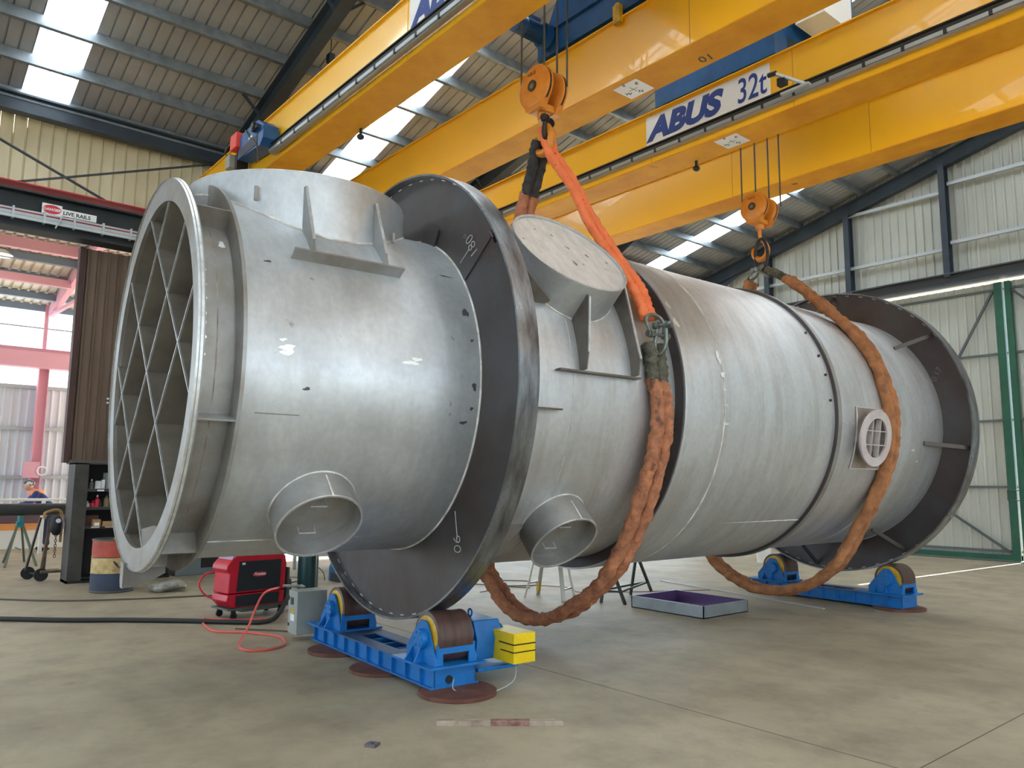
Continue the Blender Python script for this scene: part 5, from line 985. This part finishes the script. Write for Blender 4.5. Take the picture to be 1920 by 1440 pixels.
t = tag(MB().box(-0.1, 0.06, 0, 0.22, 0, 0.075).build('carton', CARD, bevel=0.003), 'low cardboard box at the right of the lower shelf', 'box'); t.location = (X + 0.1, 3.07, 0.87)
# hand trolley with chain hoist
ht = thing('hand_trolley', 'two-wheeled hand trolley carrying a dark chain hoist at the opening', 'hand truck', (-14.6, 2.33, 0))
BRN = mat('brown grimy steel', srgb(104, 84, 62), 0.7, noise=(9, srgb(70, 58, 46), 0.9))
for a, b in (((-0.25, -0.12, 0.14), (0.1, -0.02, 1.0)), ((0.1, 0.08, 0.12), (0.1, 0.1, 0.98))): MB().bar(a, b, 0.03, 0.03).build('upright', DKC, ht)
MB().tube(spline([(0.1, 0.03, 0.98), (0.1, 0.05, 1.08), (0.1, 0.26, 1.08), (0.1, 0.28, 0.6)], 6), 0.022, 8).build('handle', mat('ochre handle', srgb(160, 126, 76), 0.7), ht)
MB().box(-0.02, 0.25, 0.02, 0.30, 0.13, 0.17).bar((0.1, 0.05, 0.2), (0.1, 0.12, 0.9), 0.04, 0.07).build('toe_plate', BRN, ht)
for x, y in ((-0.30, -0.08), (0.1, 0.04)):
    MB().cyl((x, y, 0.1), (x + 0.05, y, 0.1), 0.1, n=24).build('wheel', RUBB, ht)
MB().bar((-0.28, -0.06, 0.1), (0.12, 0.04, 0.1), 0.02, 0.02).build('axle', DKC, ht)
ch = thing('chain_hoist', 'dark rounded chain hoist hanging on the hand trolley', 'hoist', (-14.42, 2.53, 0.55))
MB().sphere((0, 0, 0.32), 0.12, (0.8, 0.85, 1.35), 20).build('hoist_body', RUBB, ch); MB().cyl((0.09, 0.0, 0.40), (0.11, 0.0, 0.40), 0.035, n=14).build('badge', WHT, ch)
mb = MB()
for k in range(9): mb.tube([Vector((0.016 * math.cos(a) * (k % 2), 0.016 * math.cos(a) * (1 - k % 2), 0.16 - 0.04 * k + 0.026 * math.sin(a))) for a in [i * PI / 5 for i in range(10)]], 0.006, 6, closed=True)
mb.build('chain', BRN, ch)
# pipe on pipe stands, railing, stock, worker in the neighbouring bay
o = MB().lathe([(-3.5, 0.0), (-3.5, 0.115), (3.2, 0.115), (3.2, 0.0)], 40, (-17.5, 2.4, 1.03), (0, 1, 0)).build('steel_pipe', mat('black pipe', srgb(58, 62, 66), 0.4, 0.3)); tag(o, 'long black steel pipe resting on a stand beyond the opening', 'pipe')
def pstand(x, y, lab):
    t = thing('pipe_stand', lab, 'pipe stand', (x, y, 0)); m = mat('green grey stand', srgb(96, 104, 88), 0.6)
    for dx, dy in ((-0.55, -0.15), (0.5, -0.25), (-0.5, 0.2), (0.5, 0.25)): MB().bar((dx, dy, 0.0), (dx * 0.08, dy * 0.2, 0.72), 0.035, 0.035).build('leg', m, t)
    MB().bar((-0.3, 0, 0.3), (0.3, 0, 0.3), 0.02, 0.02).build('brace', m, t)
    MB().box(-0.08, 0.08, -0.06, 0.06, 0.70, 0.80).prism([(-0.12, -0.03, 0.80), (0.12, -0.03, 0.80), (0.15, -0.03, 0.92), (0, -0.03, 0.90), (-0.15, -0.03, 0.92)], (0, 0.06, 0)).build('vee_head', mat('teal head', srgb(40, 130, 140), 0.5), t)
    return t
pstand(-17.5, 2.45, 'splayed leg pipe stand with teal head beneath the black pipe'); pstand(-17.5, 5.0, 'pipe stand beneath the black pipe hidden by the cabinet')
rl = thing('railing', 'white handrail across the neighbouring bay', 'railing', (-19.6, 3, 0))
MB().cyl((0, -6, 1.17), (0, 5, 1.17), 0.03, n=12).build('top_rail', WHT, rl)
for y in (-5, -2.4, 0.15, 2.7, 4.8): MB().bar((0, y, 0), (0, y, 1.16), 0.07, 0.07).build('post', WHT, rl)
for i, (z0, z1, c, lab, x) in enumerate(((0.0, 0.42, (236, 232, 224), 'long white steel section at the bottom of the stock pile', -21.9), (0.42, 0.58, (236, 160, 90), 'long orange steel section in the stock pile', -21.9), (0.58, 0.82, (104, 78, 88), 'long brown steel section in the stock pile', -21.9), (0.82, 1.02, (78, 88, 122), 'long dark blue steel section topping the stock pile', -21.9))):
    mb = MB().box(-0.4, 0.4, -5, 5, 0, 0.02).box(-0.4, 0.4, -5, 5, z1 - z0 - 0.02, z1 - z0).box(-0.36, -0.34, -5, 5, 0.02, z1 - z0 - 0.02).box(0.36, 0.385, -5, 5, 0.02, z1 - z0 - 0.02)
    o = mb.build('steel_section', mat('stock %d' % i, srgb(*c), 0.6)); o.location = (x, 2.5, z0); tag(o, lab, 'steel stock')
t = thing('wall_box', 'hazed pink electrical box on the oxide red column of the neighbouring bay', 'electrical box', (-25.5, 3.72, 1.85)); MB().box(-0.05, 0.1, -0.2, 0.2, -0.2, 0.25).build('enclosure', PINK, t); MB().lathe([(0.0, 0.1), (0.02, 0.1), (0.02, 0.14), (0.0, 0.14)], 24, (0.1, 0.26, 0), (1, 0, 0), closed=True).build('hose_reel', WHT, t)
# worker
wk = thing('person', 'worker in dark cap, orange and navy workwear bending behind the white handrail', 'person', (-20.6, 3.42, 0), math.radians(-95))
def skin_body(chains, name, m, par, sub=2):
    """chains: list of [(x,y,z,r),...] connected graph via shared first points"""
    V = []; E = []; Rr = []; idx = {}
    for ch_ in chains:
        prev = None
        for (x, y, z, r) in ch_:
            k = (round(x, 4), round(y, 4), round(z, 4))
            if k not in idx: idx[k] = len(V); V.append((x, y, z)); Rr.append(r)
            i = idx[k]
            if prev is not None and prev != i: E.append((prev, i))
            prev = i
    me = bpy.data.meshes.new(name); me.from_pydata(V, E, []); me.materials.append(m)
    o = bpy.data.objects.new(name, me); COL.objects.link(o); o.parent = par
    sk = o.modifiers.new('skin', 'SKIN'); sk.use_smooth_shade = True
    if not me.skin_vertices: me.attributes  # layer is made with the modifier
    bpy.context.view_layer.update()
    if not me.skin_vertices:
        import bmesh
        bm = bmesh.new(); bm.from_mesh(me); ly = bm.verts.layers.skin.verify()
        for i, v in enumerate(bm.verts): v[ly].radius = (Rr[i], Rr[i]); v[ly].use_root = (i == 0)
        bm.to_mesh(me); bm.free()
    else:
        for i, sv in enumerate(me.skin_vertices[0].data): sv.radius = (Rr[i], Rr[i]); sv.use_root = (i == 0)
    ss = o.modifiers.new('sub', 'SUBSURF'); ss.levels = sub; ss.render_levels = sub
    return o
pel = (0.0, 0, 0.90, 0.14); chest = (0.20, 0, 1.20, 0.155); neckb = (0.33, 0, 1.34, 0.075)
fing = []
for sy in (1, -1):
    for k in range(4): fing.append([(0.72, 0.19 * sy, 0.98, 0.028), (0.775, (0.165 + 0.018 * k) * sy, 0.955 - 0.004 * k, 0.010), (0.82, (0.163 + 0.018 * k) * sy, 0.925, 0.009)])
    fing.append([(0.72, 0.19 * sy, 0.98, 0.028), (0.74, 0.145 * sy, 0.965, 0.011), (0.775, 0.13 * sy, 0.95, 0.010)])
body = [[pel, (0.08, 0, 1.05, 0.135), chest, neckb, (0.40, 0, 1.40, 0.06)]]
for sy in (1, -1):
    body.append([pel, (0.02, 0.10 * sy, 0.82, 0.10), (0.06, 0.12 * sy, 0.48, 0.062), (-0.02, 0.13 * sy, 0.10, 0.045), (0.10, 0.14 * sy, 0.05, 0.045), (0.17, 0.145 * sy, 0.04, 0.03)])
    body.append([chest, (0.27, 0.19 * sy, 1.27, 0.065), (0.42, 0.25 * sy, 1.05, 0.05), (0.66, 0.20 * sy, 1.00, 0.038), (0.72, 0.19 * sy, 0.98, 0.028)])
skin_body(body + fing, 'body', SKIN, wk)
cl = [[(pel[0], 0, pel[2], 0.165), (0.08, 0, 1.05, 0.158), (chest[0], 0, chest[2], 0.178), (0.30, 0, 1.31, 0.10)]]
for sy in (1, -1): cl.append([(chest[0], 0, chest[2], 0.178), (0.27, 0.19 * sy, 1.27, 0.085), (0.42, 0.25 * sy, 1.05, 0.066), (0.63, 0.205 * sy, 1.005, 0.054)])
skin_body(cl, 'work_shirt', NAVC, wk)
cl = [[(pel[0], 0, pel[2], 0.168), (0.0, 0, 0.84, 0.16)]]
for sy in (1, -1): cl.append([(0.0, 0, 0.84, 0.16), (0.02, 0.10 * sy, 0.74, 0.112), (0.06, 0.12 * sy, 0.48, 0.078), (-0.02, 0.13 * sy, 0.11, 0.066)])
skin_body(cl, 'trousers', mat('dark trousers', srgb(50, 54, 78), 0.85), wk)
mb = MB().sphere((0.25, 0, 1.29), 0.16, (0.95, 1.42, 0.62), 24); mb.build('orange_yoke', HIGO, wk)
hd = MB().sphere((0.43, 0, 1.47), 0.10, (0.98, 0.80, 1.18), 24).sphere((0.53, 0, 1.455), 0.018, (1, 0.8, 1.3), 10).sphere((0.43, 0.082, 1.465), 0.022, (0.7, 0.4, 1.1), 10).sphere((0.43, -0.082, 1.465), 0.022, (0.7, 0.4, 1.1), 10); hd.build('head', SKIN, wk)
MB().sphere((0.512, 0.03, 1.485), 0.009, n=8).sphere((0.512, -0.03, 1.485), 0.009, n=8).box(0.515, 0.525, -0.022, 0.022, 1.415, 1.421).build('face_features', BLK, wk)
MB().sphere((0.42, 0, 1.515), 0.108, (1.02, 0.86, 0.75), 24).build('cap', mat('grey white cap', srgb(70, 74, 84), 0.6, spots=(14, 0.5, srgb(210, 214, 216))), wk)
for sy in (1, -1): MB().sphere((0.06, 0.135 * sy, 0.05), 0.07, (1.9, 0.8, 0.7), 16).build('boot', RUBB, wk)

GR = {'overhead_crane': 'yellow double girder overhead cranes', 'crane_trolley': 'blue hoist trolleys on the cranes', 'hook_block': 'orange crane hook blocks', 'round_sling': 'lifting slings around the vessel', 'bow_shackle': 'lifting shackles', 'roller_stand': 'blue roller stands under the vessel', 'packing_disc': 'rusty steel plates under the roller stands', 'gas_cylinder': 'gas cylinders behind the welding machine', 'bottle': 'bottles on the cabinet shelves', 'carton': 'boxes on the cabinet shelves', 'steel_section': 'steel sections stacked in the neighbouring bay', 'bay_lamp': 'bay lamps of the neighbouring bay', 'pipe_stand': 'pipe stands under the black pipe', 'power_cable': 'thin cables lying on the floor'}
for o in list(COL.objects):
    k = o.name.split('.')[0]
    if k in GR and not o.parent: o['group'] = GR[k]
# small things further back
t = thing('ceiling_hook', 'small grey block hanging on a short chain below the roof beside the rafter', 'hanging hook', (-10.9, 5.25, 8.35))
MB().cyl((0, 0, 0.1), (0, 0, 0.42), 0.008, n=8).build('chain', DKST, t)
MB().box(-0.06, 0.06, -0.05, 0.05, -0.05, 0.1).build('block', BEAM, t, bevel=0.01)
t = thing('bucket', 'white plastic tub on the floor beyond the far left roller', 'tub', (-9.35, 14.8, 0)); MB().lathe([(0, 0), (0, 0.14), (0.34, 0.17), (0.34, 0.15)], 28).build('tub_body', WHT, t); MB().lathe([(0.34, 0.175), (0.36, 0.175), (0.36, 0)], 28).build('lid', WHT, t)
